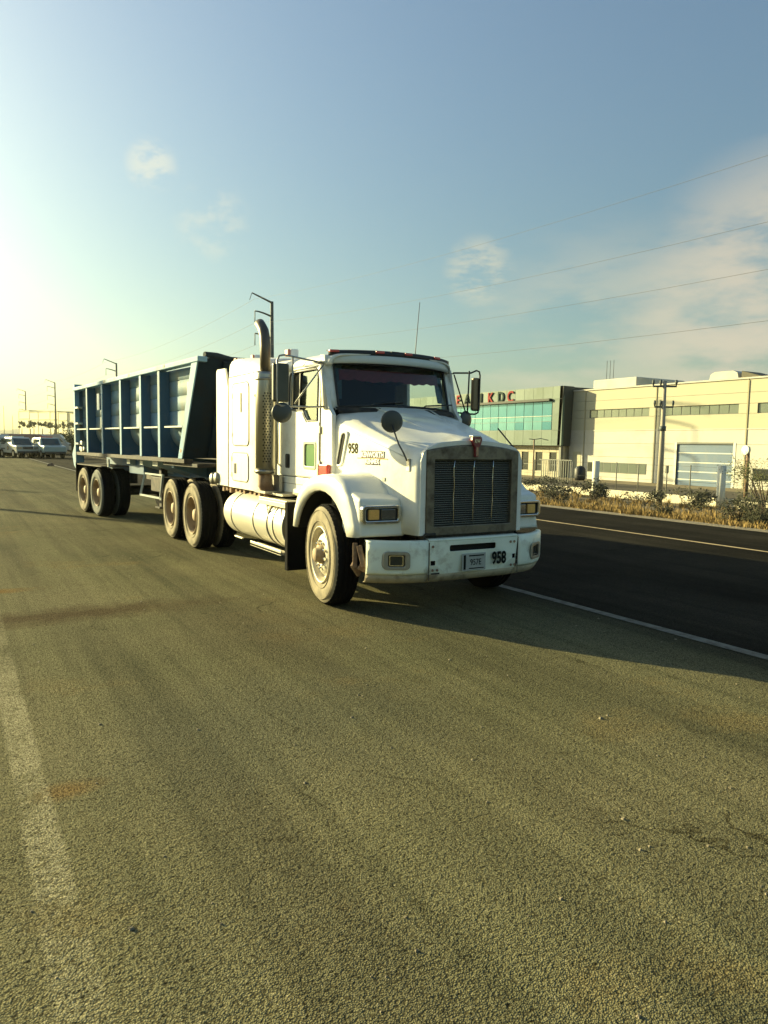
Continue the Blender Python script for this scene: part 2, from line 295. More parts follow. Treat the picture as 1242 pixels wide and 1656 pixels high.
# ------------------------------------------------------------------ mesh builder
class MB:
    def __init__(s): s.v = []; s.f = []; s.mi = []; s.sm = []
    def add(s, vs, fs, mi=0, smooth=False):
        o = len(s.v); s.v += [tuple(p) for p in vs]
        for f in fs: s.f.append(tuple(i+o for i in f)); s.mi.append(mi); s.sm.append(smooth)
        return s
    def box(s, x0, x1, y0, y1, z0, z1, mi=0):
        x0, x1 = sorted((x0, x1)); y0, y1 = sorted((y0, y1)); z0, z1 = sorted((z0, z1))
        return s.add([(x0, y0, z0), (x1, y0, z0), (x1, y1, z0), (x0, y1, z0), (x0, y0, z1), (x1, y0, z1), (x1, y1, z1), (x0, y1, z1)],
                     [(0, 3, 2, 1), (4, 5, 6, 7), (0, 1, 5, 4), (1, 2, 6, 5), (2, 3, 7, 6), (3, 0, 4, 7)], mi)
    def hexa(s, p, mi=0):   # 8 points, order as box
        return s.add(p, [(0, 3, 2, 1), (4, 5, 6, 7), (0, 1, 5, 4), (1, 2, 6, 5), (2, 3, 7, 6), (3, 0, 4, 7)], mi)
    def beam(s, a, b, w, h, upv=(0, 0, 1), mi=0):
        a = Vector(a); b = Vector(b); d = (b-a).normalized(); u = Vector(upv)
        sd_ = d.cross(u)
        if sd_.length < 1e-4: sd_ = d.cross(Vector((1, 0, 0)))
        sd_.normalize(); u = sd_.cross(d).normalized()
        q = [(-w/2, -h/2), (w/2, -h/2), (w/2, h/2), (-w/2, h/2)]
        vs = [a+sd_*i+u*j for i, j in q]+[b+sd_*i+u*j for i, j in q]
        return s.add(vs, [(0, 3, 2, 1), (4, 5, 6, 7), (0, 1, 5, 4), (1, 2, 6, 5), (2, 3, 7, 6), (3, 0, 4, 7)], mi)
    def tube(s, pts, r, n=8, mi=0, cap=True):
        pts = [Vector(p) for p in pts]; rs = r if isinstance(r, (list, tuple)) else [r]*len(pts)
        rings = []; pu = None
        for i, p in enumerate(pts):
            d = (pts[min(i+1, len(pts)-1)]-pts[max(i-1, 0)]).normalized()
            if pu is None:
                pu = Vector((0, 0, 1)) if abs(d.z) < .9 else Vector((1, 0, 0))
            a = d.cross(pu).normalized(); pu = a.cross(d).normalized()
            rings.append([p+(a*math.cos(2*math.pi*k/n)+pu*math.sin(2*math.pi*k/n))*rs[i] for k in range(n)])
        vs = [q for rg in rings for q in rg]; fs = []
        for i in range(len(pts)-1):
            for k in range(n):
                k2 = (k+1) % n; fs.append((i*n+k, i*n+k2, (i+1)*n+k2, (i+1)*n+k))
        s.add(vs, fs, mi, True)
        if cap:
            s.add(rings[0], [tuple(range(n))[::-1]], mi); s.add(rings[-1], [tuple(range(n))], mi)
        return s
    def lathe(s, c, axis, prof, n=32, mi=0, mfn=None, smooth=True):
        """prof: list of (offset along axis, radius)"""
        c = Vector(c); ax = Vector(axis).normalized()
        e = Vector((0, 0, 1)) if abs(ax.z) < .9 else Vector((1, 0, 0))
        a = ax.cross(e).normalized(); b = ax.cross(a).normalized()
        for i in range(len(prof)-1):
            (t0, r0), (t1, r1) = prof[i], prof[i+1]
            vs = []
            for t, r in ((t0, r0), (t1, r1)):
                vs += [c+ax*t+(a*math.cos(2*math.pi*k/n)+b*math.sin(2*math.pi*k/n))*r for k in range(n)]
            fs = [(k, (k+1) % n, n+(k+1) % n, n+k) for k in range(n)]
            s.add(vs, fs, mfn(i) if mfn else mi, smooth)
        return s
    def loft(s, secs, mi=0, smooth=True, closed=False):
        n = len(secs[0]); vs = [p for q in secs for p in q]; fs = []
        for i in range(len(secs)-1):
            for k in range(n if closed else n-1):
                k2 = (k+1) % n; fs.append((i*n+k, i*n+k2, (i+1)*n+k2, (i+1)*n+k))
        return s.add(vs, fs, mi, smooth)
    def prism(s, poly, fn, a, b, mi=0):
        """poly of (u,v); fn(u,v,w)->xyz; between w=a and w=b"""
        n = len(poly)
        vs = [fn(u, v, a) for u, v in poly]+[fn(u, v, b) for u, v in poly]
        fs = [tuple(range(n)), tuple(range(n, 2*n))[::-1]]+[(k, (k+1) % n, n+(k+1) % n, n+k)[::-1] for k in range(n)]
        return s.add(vs, fs, mi)
    def plate(s, outer, holes, fn, a, b, mi=0):
        """plate with holes; fn(u,v,w)->xyz"""
        bm = bmesh.new(); loops = [outer]+holes; es = []; L_ = []
        for lp in loops:
            vv = [bm.verts.new((u, v, 0)) for u, v in lp]; L_.append(vv)
            es += [bm.edges.new((vv[i], vv[(i+1) % len(vv)])) for i in range(len(vv))]
        bmesh.ops.triangle_fill(bm, edges=es, use_beauty=True)
        bm.verts.index_update(); bm.verts.ensure_lookup_table()
        P = [(v.co.x, v.co.y) for v in bm.verts]; F = [tuple(v.index for v in f.verts) for f in bm.faces]
        n = len(P)
        vs = [fn(u, v, a) for u, v in P]+[fn(u, v, b) for u, v in P]
        fs = F+[tuple(i+n for i in f)[::-1] for f in F]
        for vv in L_:
            for i in range(len(vv)):
                p, q = vv[i].index, vv[(i+1) % len(vv)].index; fs.append((p, q, q+n, p+n))
        bm.free()
        return s.add(vs, fs, mi)
    def mesh(s, name, mats, off=(0, 0, 0)):
        me = bpy.data.meshes.new(name)
        ox, oy, oz = off
        me.from_pydata([(x-ox, y-oy, z-oz) for x, y, z in s.v], [], s.f)
        for mm in (mats if isinstance(mats, (list, tuple)) else [mats]): me.materials.append(mm)
        me.polygons.foreach_set('material_index', s.mi); me.polygons.foreach_set('use_smooth', s.sm)
        bm = bmesh.new(); bm.from_mesh(me); bmesh.ops.remove_doubles(bm, verts=bm.verts, dist=1e-5)
        bmesh.ops.recalc_face_normals(bm, faces=bm.faces); bm.to_mesh(me); bm.free()
        me.update(); return me
    def build(s, name, mats, parent=None, bevel=0, off=None, solid=0, seg=2):
        if off is None:
            off = (0, 0, 0)
            if parent is not None and parent.get('worldbuilt'): off = parent['worldbuilt']
        o = bpy.data.objects.new(name, s.mesh(name, mats, off)); col.objects.link(o)
        if parent is not None:
            o.parent = parent
            if parent.get('worldbuilt'): o['worldbuilt'] = parent['worldbuilt']
        if solid: md = o.modifiers.new('solid', 'SOLIDIFY'); md.thickness = solid; md.offset = 0
        if bevel:
            md = o.modifiers.new('bevel', 'BEVEL'); md.width = bevel; md.segments = seg; md.limit_method = 'ANGLE'; md.angle_limit = R(35)
            md.harden_normals = False
        return o
def tag(o, label=None, cat=None, group=None, kind=None):
    if label: o['label'] = label
    if cat: o['category'] = cat
    if group: o['group'] = group
    if kind: o['kind'] = kind
    return o
def empty(name, loc, rz=0, world=False, parent=None):
    o = bpy.data.objects.new(name, None); col.objects.link(o); o.location = loc; o.rotation_euler = (0, 0, rz)
    o.empty_display_size = .2
    if world: o['worldbuilt'] = list(loc)
    if parent is not None: o.parent = parent
    return o
def copy_tree(o, parent=None):
    c = o.copy(); col.objects.link(c); c.parent = parent
    for ch in list(o.children): copy_tree(ch, c)
    return c
def dup_part(src, parent, loc):
    o = src.copy(); col.objects.link(o); o.parent = parent; o.location = loc; return o
def rrect(x0, x1, y0, y1, r, n=4):
    pts = []
    for cx, cy, a0 in ((x1-r, y1-r, 0), (x0+r, y1-r, 90), (x0+r, y0+r, 180), (x1-r, y0+r, 270)):
        for k in range(n+1):
            a = R(a0+90*k/n); pts.append((cx+r*math.cos(a), cy+r*math.sin(a)))
    return pts
def text_mesh(txt, size, xs=1.0, bold=0.0, depth=.002, shear=0, spacing=1.0):
    cu = bpy.data.curves.new('lettering', 'FONT'); cu.body = txt; cu.size = size; cu.offset = bold; cu.extrude = depth; cu.shear = shear; cu.space_character = spacing
    cu.align_x = 'CENTER'; cu.align_y = 'CENTER'; cu.resolution_u = 3
    o = bpy.data.objects.new('lettering', cu); col.objects.link(o); bpy.context.view_layer.update()
    me = bpy.data.meshes.new_from_object(o.evaluated_get(bpy.context.evaluated_depsgraph_get()))
    bpy.data.objects.remove(o); bpy.data.curves.remove(cu)
    for v in me.vertices: v.co.x *= xs
    return me
def put_text(name, txt, size, mt, origin, xdir, ydir, parent=None, off=None, **k):
    """origin centre; xdir reading direction; ydir up"""
    me = text_mesh(txt, size, **k); X = Vector(xdir).normalized(); Y = Vector(ydir).normalized(); Z = X.cross(Y).normalized(); Y = Z.cross(X)
    o_ = Vector(origin)
    if off is None and parent is not None and parent.get('worldbuilt'): off = parent['worldbuilt']
    if off is not None: o_ = o_-Vector(off)
    mm = Matrix((X, Y, Z)).transposed().to_4x4(); mm.translation = o_
    me.transform(mm); me.materials.clear(); me.materials.append(mt); me.name = name
    o = bpy.data.objects.new(name, me); col.objects.link(o)
    if parent is not None: o.parent = parent
    return o
def foliage(c, rad, n, leaf, mt, name, parent=None, flat=1.0, seed=0, clumps=14, mat_off=None):
    """many small leaf faces gathered in clumps through an uneven volume"""
    rnd = random.Random(seed); vs = []; fs = []
    cl = []
    for i in range(clumps):
        while True:
            p = Vector((rnd.uniform(-1, 1), rnd.uniform(-1, 1), rnd.uniform(-1, 1)))
            if p.length < 1: break
        cl.append((Vector((p.x*rad[0], p.y*rad[1], p.z*rad[2]))*.78, rnd.uniform(.22, .48)))
    for i in range(n):
        cc, cr = rnd.choice(cl)
        p = Vector((rnd.gauss(0, 1), rnd.gauss(0, 1), rnd.gauss(0, 1))).normalized()*cr*(rnd.random()**.45)
        p = Vector((p.x*rad[0], p.y*rad[1], p.z*rad[2]))+cc+Vector(c)
        a = Vector((rnd.gauss(0, 1), rnd.gauss(0, 1), rnd.gauss(0, 1))).normalized(); b = a.orthogonal().normalized()
        s_ = leaf*rnd.uniform(.5, 1.3)
        k = len(vs); vs += [p+a*s_, p+b*s_*.5, p-a*s_*.7, p-b*s_*.5]; fs.append((k, k+1, k+2, k+3))
    me = bpy.data.meshes.new(name); me.from_pydata([tuple(v) for v in vs], [], fs); me.materials.append(mt)
    o = bpy.data.objects.new(name, me); col.objects.link(o)
    if parent is not None: o.parent = parent
    return o

# ================================================================== THE GROUND
def ground_z(x, y):
    if x < 14.6: return -.03
    if x < 26: return -.03-(x-14.6)/11.4*1.12
    if x < 60: return -1.15-(x-26)/34*.6
    return -1.75
g = MB(); xs = [-1550, -400, -60, -8, 3, 14.2, 14.7, 16, 18, 20, 23, 26, 32, 40, 50, 60, 90, 200, 800, 1550]; ys = [-150, -100, -40, 0, 8, 16, 24, 40, 80, 160, 320, 700, 1200, 1880]
g.loft([[(x, y, ground_z(x, y)) for x in xs] for y in ys])
tag(g.build('ground', M['soil']), kind='structure')
def strip(name, x0, x1, y0, y1, z, mt, n=1):
    s = MB(); s.loft([[(x0+(x1-x0)*i/n, y0, z) for i in range(n+1)], [(x0+(x1-x0)*i/n, y1, z) for i in range(n+1)]], smooth=False)
    return tag(s.build(name, mt), kind='structure')
strip('near_lane_road', -14, 5.62, -40, 900, 0.0, M['road_near'])
strip('far_lane_road', 5.62, 14.15, -40, 900, 0.0005, M['road_far'])
strip('gravel_shoulder', 14.15, 14.75, -40, 900, -.012, M['gravel'])
ps = MB(); ps.loft([[(x, y, ground_z(x, y)+.012) for x in (34.3, 40, 46, 53)] for y in (4, 12, 20, 30, 40, 52, 60, 75, 90, 110)]); tag(ps.build('planted_slope', M['bed']), kind='structure')
lm = MB()
def linestrip(m_, x0, x1, y0, y1, z, slope=0):
    k = int((y1-y0)/1.0)+1
    secs = []
    for i in range(k+1):
        y = y0+(y1-y0)*i/k; w_ = .006*math.sin(y*3.1)+.005*math.sin(y*7.7)
        xo = slope*(y-y0)
        secs.append([(x0+w_+xo, y, z), (x1-w_*.7+xo, y, z)])
    m_.loft(secs, smooth=False)
linestrip(lm, 5.50, 5.62, -20, 300, .0045)
tag(lm.build('white_lane_line', M['line_white']), kind='structure')
ly_ = MB(); linestrip(ly_, 11.38, 11.47, -20, 300, .0045); tag(ly_.build('cream_edge_line', M['line_yellow']), kind='structure')
# small stones and bits on the road
st = MB(); rnd = random.Random(11)
for i in range(260):
    x = rnd.uniform(-1.5, 5.4); y = 1.3+rnd.random()**1.6*16
    if 3.0 < x and y > 5: continue
    s_ = rnd.uniform(.003, .009)*(1.5 if rnd.random() < .05 else 1)
    p = [(x+dx*s_*rnd.uniform(.6, 1.3), y+dy*s_*rnd.uniform(.6, 1.3), dz*s_) for dx, dy, dz in ((-1, -1, 0), (1, -1, 0), (1, 1, 0), (-1, 1, 0), (-.5, -.5, .9), (.6, -.5, 1), (.5, .6, .8), (-.6, .5, .9))]
    st.hexa(p)
tag(st.build('loose_gravel', M['gravel']), 'loose grit scattered over the worn grey road surface', 'gravel', kind='stuff')
# hills, far left
h = MB(); secs = []
for j, (dy, hh) in enumerate(((0, 0), (180, .55), (420, 1), (900, .6), (1500, 0))):
    row = []
    for i in range(61):
        x = -1150+i*28
        z = .5*(70+38*math.sin(i*.27+1)+18*math.sin(i*.71)+8*math.sin(i*1.9+j))*hh*(.45+.55*max(0, min(1, (200-x)/700)))
        row.append((x, 1150+dy*.42+40*math.sin(i*.5), -2+z*.9))
    secs.append(row)
h.loft(secs); tag(h.build('hills', M['hill']), kind='structure')

# ================================================================== TRUCK
T0 = (4.36, 6.72, 0.0)
truck = empty('semi_truck', T0, world=True)
tag(truck, 'white conventional semi tractor with sleeper, numbered 958, pulling the blue tipper trailer', 'truck')
XC = 4.36
def mx(x): return 2*XC-x
W = M['white']
def seclist(fn, y): return fn(y)
# ---- hood
hood = MB()
def lerp(a, b, t): return a+(b-a)*t
def hood_sec(y):
    t = (y-5.70)/(7.08-5.70); t = max(0, min(1, t))
    wd = lerp(.625, .825, t**.9)
    zs = lerp(1.575, 1.965, t**.92); zc = lerp(1.71, 2.07, t**.95)
    sp = lerp(.13, .33, t)                   # half width of the raised spine
    half = [(wd, .80), (wd+.002, 1.05), (wd+.004, 1.30), (wd, zs-.16), (wd-.008, zs-.085), (wd-.032, zs-.03), (wd-.075, zs+.004), (lerp(sp, wd, .5), lerp(zs, zc, .40)), (sp+.05, lerp(zs, zc, .62)), (sp, lerp(zs, zc, .86)), (sp-.035, zc-.006), (0, zc+.012)]
    return [(XC-a, y, z) for a, z in half]+[(XC+a, y, z) for a, z in half[-2::-1]]
ysec = [5.74, 5.85, 6.0, 6.2, 6.4, 6.6, 6.8, 6.95, 7.08]
S0 = hood_sec(5.74)
def shrink(sec, k, y, dz):
    return [((XC+(x-XC)*k), y, z if z < .9 else lerp(1.2, z, dz)) for x, _, z in sec]
hood.loft([shrink(S0, .925, 5.688, .93), shrink(S0, .965, 5.694, .965), shrink(S0, .988, 5.712, .988), S0]+[hood_sec(y) for y in ysec[1:]])
ho = hood.build('hood', W, truck, solid=.012)
for s_ in (-1, 1):
    q = MB(); q.tube([(XC+s_*(lerp(.13, .33, t)+.028), lerp(5.80, 7.0, t), lerp(lerp(1.575, 1.965, t**.92), lerp(1.71, 2.07, t**.95), .80)+.004) for t in [k/8*.93+.05 for k in range(9)]], .007, 6); q.build('hood_crease', W, truck)
for y0_, y1_, dz0 in ((5.86, 6.9, -.20),):
    q = MB(); q.tube([(XC-lerp(.625, .825, ((y-5.7)/1.38)**.9)-.001, y, lerp(1.575, 1.965, ((y-5.7)/1.38)**.92)-.10) for y in (5.9, 6.2, 6.5, 6.8, 6.98)], .004, 5); q.build('hood_side_crease', W, truck)
# ---- grille
gf = MB()
def arch(x): return 1.655-.055*((x-XC)/.55)**2
outer = [(XC-.55, .80), (XC+.55, .80)]+[(XC+.55-i*.055, arch(XC+.55-i*.055)+.0) for i in range(21)]
inner = [(XC-.465, .885), (XC+.465, .885), (XC+.465, 1.515), (XC-.465, 1.515)]
gf.plate(outer, [inner], lambda u, v, w_: (u, w_, v), 5.655, 5.72)
grf = gf.build('grille_surround', M['grille_frame'], truck, bevel=.008)
# white front lip band round the grille
lip = MB()
o2 = [(XC-.615, .80), (XC-.552, .80)]+[(XC-.552+i*.1104, arch(XC-.552+i*.1104)+.003) for i in range(11)]+[(XC+.552, .80), (XC+.615, .80), (XC+.612, 1.50), (XC+.585, 1.585), (XC+.52, 1.635)]+[(XC+.52-i*.104, arch(XC+.52-i*.104)+.05) for i in range(1, 10)]+[(XC-.52, 1.635), (XC-.585, 1.585), (XC-.612, 1.50)]
lip.plate(o2, [], lambda u, v, w_: (u, w_, v), 5.672, 5.735)
lip.build('hood_lip', W, truck, bevel=.012)
gb = MB(); gb.box(XC-.5, XC+.5, 5.735, 5.75, .82, 1.56); gb.build('grille_backing', M['well'], truck)
sm = MB(); sm.box(-.4645, .4645, -.006, .008, -.0042, .0042); slat_me = sm.mesh('grille_slat', M['grille'])
for i in range(30):
    o = bpy.data.objects.new('grille_slat', slat_me); col.objects.link(o); o.parent = truck
    o.location = (0, 5.690-T0[1], .897+i*.0210); o.rotation_euler = (R(-25+random.uniform(-4, 4)), R(random.uniform(-.15, .15)), 0)
sm = MB(); sm.box(-.0014, .0014, -.004, .004, .887, 1.512); vm = sm.mesh('grille_mesh_bar', M['dark'])
for i in range(40):
    if i % 10 == 0 and i: continue
    o = bpy.data.objects.new('grille_mesh_bar', vm); col.objects.link(o); o.parent = truck; o.location = (-.465+.02325*i, 5.702-T0[1], 0)
for k, x in enumerate((XC-.235, XC, XC+.235)):
    b = MB(); b.tube([(x+.004*math.sin(i*1.7+k), 5.668+.003*math.sin(i*2.1), .89+i*.078) for i in range(9)], .0045, 6)
    b.build('grille_divider', M['chrome'], truck)
# emblem
em = MB(); em.prism([(-.062, .06), (.062, .06), (.066, .03), (.045, -.02), (.024, -.04), (.018, -.13), (-.018, -.13), (-.024, -.04), (-.045, -.02), (-.066, .03)], lambda u, v, w_: (XC+u*.9, w_, 1.675+v), 5.625, 5.66)
emo = em.build('hood_emblem', mat('emblem red enamel', (.20, .02, .025), .3, coat=.4, var=.3, scale=40), truck, bevel=.004)
em = MB(); em.box(XC-.05, XC+.05, 5.63, 5.70, 1.735, 1.752); em.build('emblem_cap', M['chrome'], emo, bevel=.006)
put_text('emblem_letters', 'KW', .05, M['chrome'], (XC, 5.6225, 1.695), (1, 0, 0), (0, 0, 1), emo, off=T0, bold=.001, xs=.8)
for dx in (-.006, .006):
    q = MB(); q.box(XC+dx-.002, XC+dx+.002, 5.6215, 5.626, 1.555, 1.64); q.build('emblem_stripe', M['chrome'], emo)
# ---- fenders
def fender(side):
    f = MB(); X = (lambda x: x) if side < 0 else mx
    prof = [(7.44, .74), (7.41, .92), (7.33, 1.08), (7.20, 1.21), (7.04, 1.285), (6.84, 1.322), (6.62, 1.338), (6.42, 1.325), (6.26, 1.27), (6.13, 1.16), (6.04, 1.02), (5.985, .88), (5.96, .775)]
    n = len(prof)
    cy, cz, r = 6.76, .52, .635
    a0, a1 = math.atan2(.74-cz, 7.40-cy), math.atan2(.775-cz, 6.13-cy)
    inn = []
    for i in range(n):
        a = lerp(a0, a1, i/(n-1)); rr = .655
        inn.append((cy+rr*math.cos(a)*.97, cz+rr*math.sin(a)*.99))
    def xin(y): return lerp(3.60, 3.72, 0)+(0)
    secs = []
    secs.append([(X(3.255), y, z) for y, z in inn])
    secs.append([(X(3.232), lerp(i[0], p[0], .06), lerp(i[1], p[1], .06)) for i, p in zip(inn, prof)])
    secs.append([(X(3.222), lerp(i[0], p[0], .5), lerp(i[1], p[1], .5)) for i, p in zip(inn, prof)])
    secs.append([(X(3.228), lerp(i[0], p[0], .86), lerp(i[1], p[1], .86)) for i, p in zip(inn, prof)])
    secs.append([(X(3.25), lerp(i[0], p[0], .98), lerp(i[1], p[1], .98)) for i, p in zip(inn, prof)])
    secs.append([(X(3.29), y, z+.006) for y, z in prof])
    secs.append([(X(3.46), y, z+.012) for y, z in prof])
    secs.append([(X(3.60), y, z+.03) for y, z in prof])
    secs.append([(X(3.76), y, z+.075) for y, z in prof])
    f.loft(secs)
    fo = f.build('fender', W, truck, solid=.006)
    # inner liner
    l2 = MB(); l2.loft([[(X(3.26), y, z-.006) for y, z in inn], [(X(3.86), y, z-.006) for y, z in inn]])
    l2.box(X(3.80), X(3.83), 6.1, 7.6, .55, 1.3)
    l2.build('wheel_well', M['well'], truck)
    # headlight pod, filled wedge down to the bumper
    p = MB()
    p.hexa([(X(3.262), 5.955, .775), (X(3.74), 5.90, .775), (X(3.76), 6.35, .775), (X(3.262), 6.35, .775), (X(3.262), 5.965, 1.135), (X(3.70), 5.93, 1.135), (X(3.76), 6.42, 1.235), (X(3.262), 6.27, 1.235)] if side < 0 else
           [(X(3.74), 5.90, .775), (X(3.262), 5.955, .775), (X(3.262), 6.35, .775), (X(3.76), 6.35, .775), (X(3.70), 5.93, 1.135), (X(3.262), 5.965, 1.135), (X(3.262), 6.27, 1.235), (X(3.76), 6.42, 1.235)])
    p.build('headlight_pod', W, truck, bevel=.028, seg=3)
    # headlight
    hl = MB(); hl.plate(rrect(-.205, .205, -.088, .088, .035), [rrect(-.17, .17, -.058, .058, .02)], lambda u, v, w_: (X(3.468+u), w_-.05*u-.0, .992+v), 5.895, 5.955)
    hb = hl.build('headlight', M['chrome'], truck, bevel=.008)
    q = MB(); q.prism(rrect(-.172, .172, -.06, .06, .02), lambda u, v, w_: (X(3.468+u), w_-.05*u, .992+v), 5.925, 5.95); q.build('headlight_housing', M['black'], hb)
    q = MB(); q.prism(rrect(-.135, -.025, -.048, .048, .01), lambda u, v, w_: (X(3.468+u), w_-.05*u, .992+v), 5.905, 5.927); q.build('turn_signal', M['amber'], hb, bevel=.004)
    q = MB(); q.prism(rrect(.0, .15, -.048, .048, .01), lambda u, v, w_: (X(3.468+u), w_-.05*u, .992+v), 5.908, 5.927); q.build('headlamp_lens', M['clearlens'], hb, bevel=.004)
    for k in range(4):
        q = MB(); q.box(-.16, .16, -.0, .003, 0, .003)
    return fo
fender(-1); fender(1)
# ---- bumper
def by(x):   # plan curve of the bumper
    d = abs(x-XC)
    if d < .54: return 5.600+.018*(d/.54)**2
    t = (d-.54)/(1.10-.54); return 5.618+.02*t+.26*t**2.4
cb = MB()
def cutbox(x0, x1, z0, z1, r=.01): return rrect(x0, x1, z0, z1, r, 2)
# dense outer outline so the bend is smooth
outl = [(XC-.54+i*.108, .43) for i in range(11)]+[(XC+.54-i*.108, .745) for i in range(11)]
slots = [cutbox(XC-.31, XC+.25, .645, .705, .015), cutbox(XC-.52, XC-.465, .52, .565, .004), cutbox(XC+.47, XC+.515, .53, .575, .004)]
cb.plate(outl, slots, lambda u, v, w_: (u, by(u)+w_+(.0 if v > .45 else .035), v), 0, .012)
cbo = cb.build('bumper', M['white_bumper'], truck, bevel=.003)
tl = MB(); tl.loft([[(XC-.54+i*.108, by(XC-.54+i*.108)+dy, z) for i in range(11)] for dy, z in ((.012, .745), (.004, .758), (.02, .768), (.14, .768))]); tl.build('bumper_top_flange', M['white_bumper'], truck, solid=.006)
tl = MB(); tl.loft([[(XC-.54+i*.108, by(XC-.54+i*.108)+dy, z) for i in range(11)] for dy, z in ((.036, .430), (.052, .395), (.078, .365), (.115, .345), (.16, .338))]); tl.build('bumper_lower_lip', M['dusty'], truck, solid=.006)
bb = MB(); bb.box(XC-.5, XC+.5, 5.68, 5.75, .45, .76); bb.build('bumper_backing', M['well'], truck)
def wing(side, dmax, n=12):
    X = lambda d: XC+side*d
    ds = [.548+(dmax-.548)*i/n for i in range(n+1)]
    w_ = MB()
    prof = ((.06, .757), (.014, .757), (0.0, .745), (0.0, .66), (.0, .56), (.0, .50), (.008, .465), (.02, .44))
    secs = []
    for d in ds:
        y = by(X(d)); nx = 0
        row = []
        for dy, z in prof:
            dish = 0
            q = ((d-.85)/.17)**2+((z-.578)/.115)**2
            if q < 1: dish = .03*(1-q)
            row.append((X(d)-side*dy*.25, y+dy+dish, z))
        secs.append(row)
    w_.loft(secs); wo = w_.build('bumper_end', M['white_bumper'], truck, solid=.008)
    lo = MB(); lo.loft([[(X(d)-side*dy*.3, by(X(d))+dy, z) for dy, z in ((.022, .44), (.045, .395), (.075, .36), (.15, .340))] for d in ds]); lo.build('bumper_lower_lip', M['dusty'], wo, solid=.006)
    # fog lamp
    cx_, cz_ = .85, .578
    fy = by(X(cx_)); sl = (by(X(.95))-by(X(.75)))/.2
    fn = lambda u, v, w2: (X(cx_+u), fy+sl*u+w2, cz_+v)
    fr = MB(); fr.plate(rrect(-.112, .112, -.086, .086, .04), [rrect(-.072, .072, -.056, .056, .015)], fn, -.006, .035); fro = fr.build('fog_lamp', M['steel'], wo, bevel=.004)
    le = MB(); le.prism(rrect(-.072, .072, -.056, .056, .012), fn, .012, .03); le.build('fog_lamp_lens', M['winddark'], wo)
    le = MB(); le.plate(rrect(-.060, .060, -.050, .050, .010), [rrect(-.050, .050, -.041, .041, .008)], fn, .004, .013); le.build('fog_lamp_bezel', M['chrome'], wo)
    return wo
wo = wing(-1, 1.075); wing(1, 1.10)
# bumper damage at the near corner
dm = MB(); dm.beam((3.27, 5.98, .70), (3.30, 5.93, .50), .03, .05); dm.beam((3.25, 6.02, .72), (3.26, 6.04, .48), .045, .02)
dm.beam((3.28, 6.0, .50), (3.42, 5.93, .42), .05, .06); dm.beam((3.24, 6.05, .52), (3.34, 6.1, .40), .03, .06)
dm.build('bent_bracket', M['rust'], truck, bevel=.006)
dm = MB(); dm.beam((3.30, 5.915, .735), (3.335, 5.885, .52), .028, .02); dm.build('broken_edge', M['black'], truck)
for a, b_2 in (((3.36, 5.862, .57), (3.43, 5.80, .60)), ((3.38, 5.845, .48), (3.44, 5.80, .475)), ((3.33, 5.885, .53), (3.385, 5.835, .55))):
    q = MB(); q.beam(a, b_2, .006, .014); q.build('paint_chip', M['rust'], truck)
for x, z in ((XC-.50, .70), (XC-.50, .475), (XC-.45, .475), (XC+.44, .70), (XC+.49, .70), (XC+.45, .465), (XC+.50, .465)):
    q = MB(); q.lathe((x, by(x)-.002, z), (0, -1, 0), [(0, .013), (.006, .013), (.008, .008), (.008, 0)], 10); q.build('bumper_bolt', M['rust'], truck)
q = MB(); q.box(XC-.52, XC-.42, by(XC-.5)-.004, by(XC-.5)-.001, .435, .45); q.box(XC-.545, XC-.535, by(XC-.54)-.003, by(XC-.54), .38, .74); q.build('bumper_joint', M['dark'], truck)
q = MB(); q.box(XC+.537, XC+.545, by(XC+.54)-.003, by(XC+.54), .38, .74); q.build('bumper_joint', M['dark'], truck)
q = MB(); q.box(XC-.17, XC+.115, 5.592, 5.597, .445, .615); po = q.build('licence_plate', M['plate'], truck, bevel=.004)
PX = XC-.028
put_text('plate_number', '957E', .085, M['num_dark'], (PX+.02, 5.589, .525), (1, 0, 0), (0, 0, 1), po, off=T0, xs=.8, depth=.0008)
q = MB(); q.box(PX-.125, PX-.10, 5.5895, 5.5915, .46, .60); q.box(PX-.06, PX+.12, 5.5895, 5.5915, .585, .597); q.box(PX-.06, PX+.12, 5.5895, 5.5915, .463, .472); q.build('plate_band', M['num_dark'], po)
put_text('fleet_number', '958', .165, M['num_dark'], (XC+.285, 5.594, .545), (1, 0, 0), (0, 0, 1), truck, off=T0, xs=.72, bold=.006, depth=.001)
# dark bar between bumper and grille with small hook
q = MB(); q.box(XC-.56, XC+.56, 5.70, 5.78, .762, .80); q.tube([(XC-.56, 5.66, .77), (XC-.58, 5.655, .80), (XC-.56, 5.655, .815), (XC-.45, 5.655, .815)], .012, 6); q.build('lower_crossbar', M['dark'], truck)
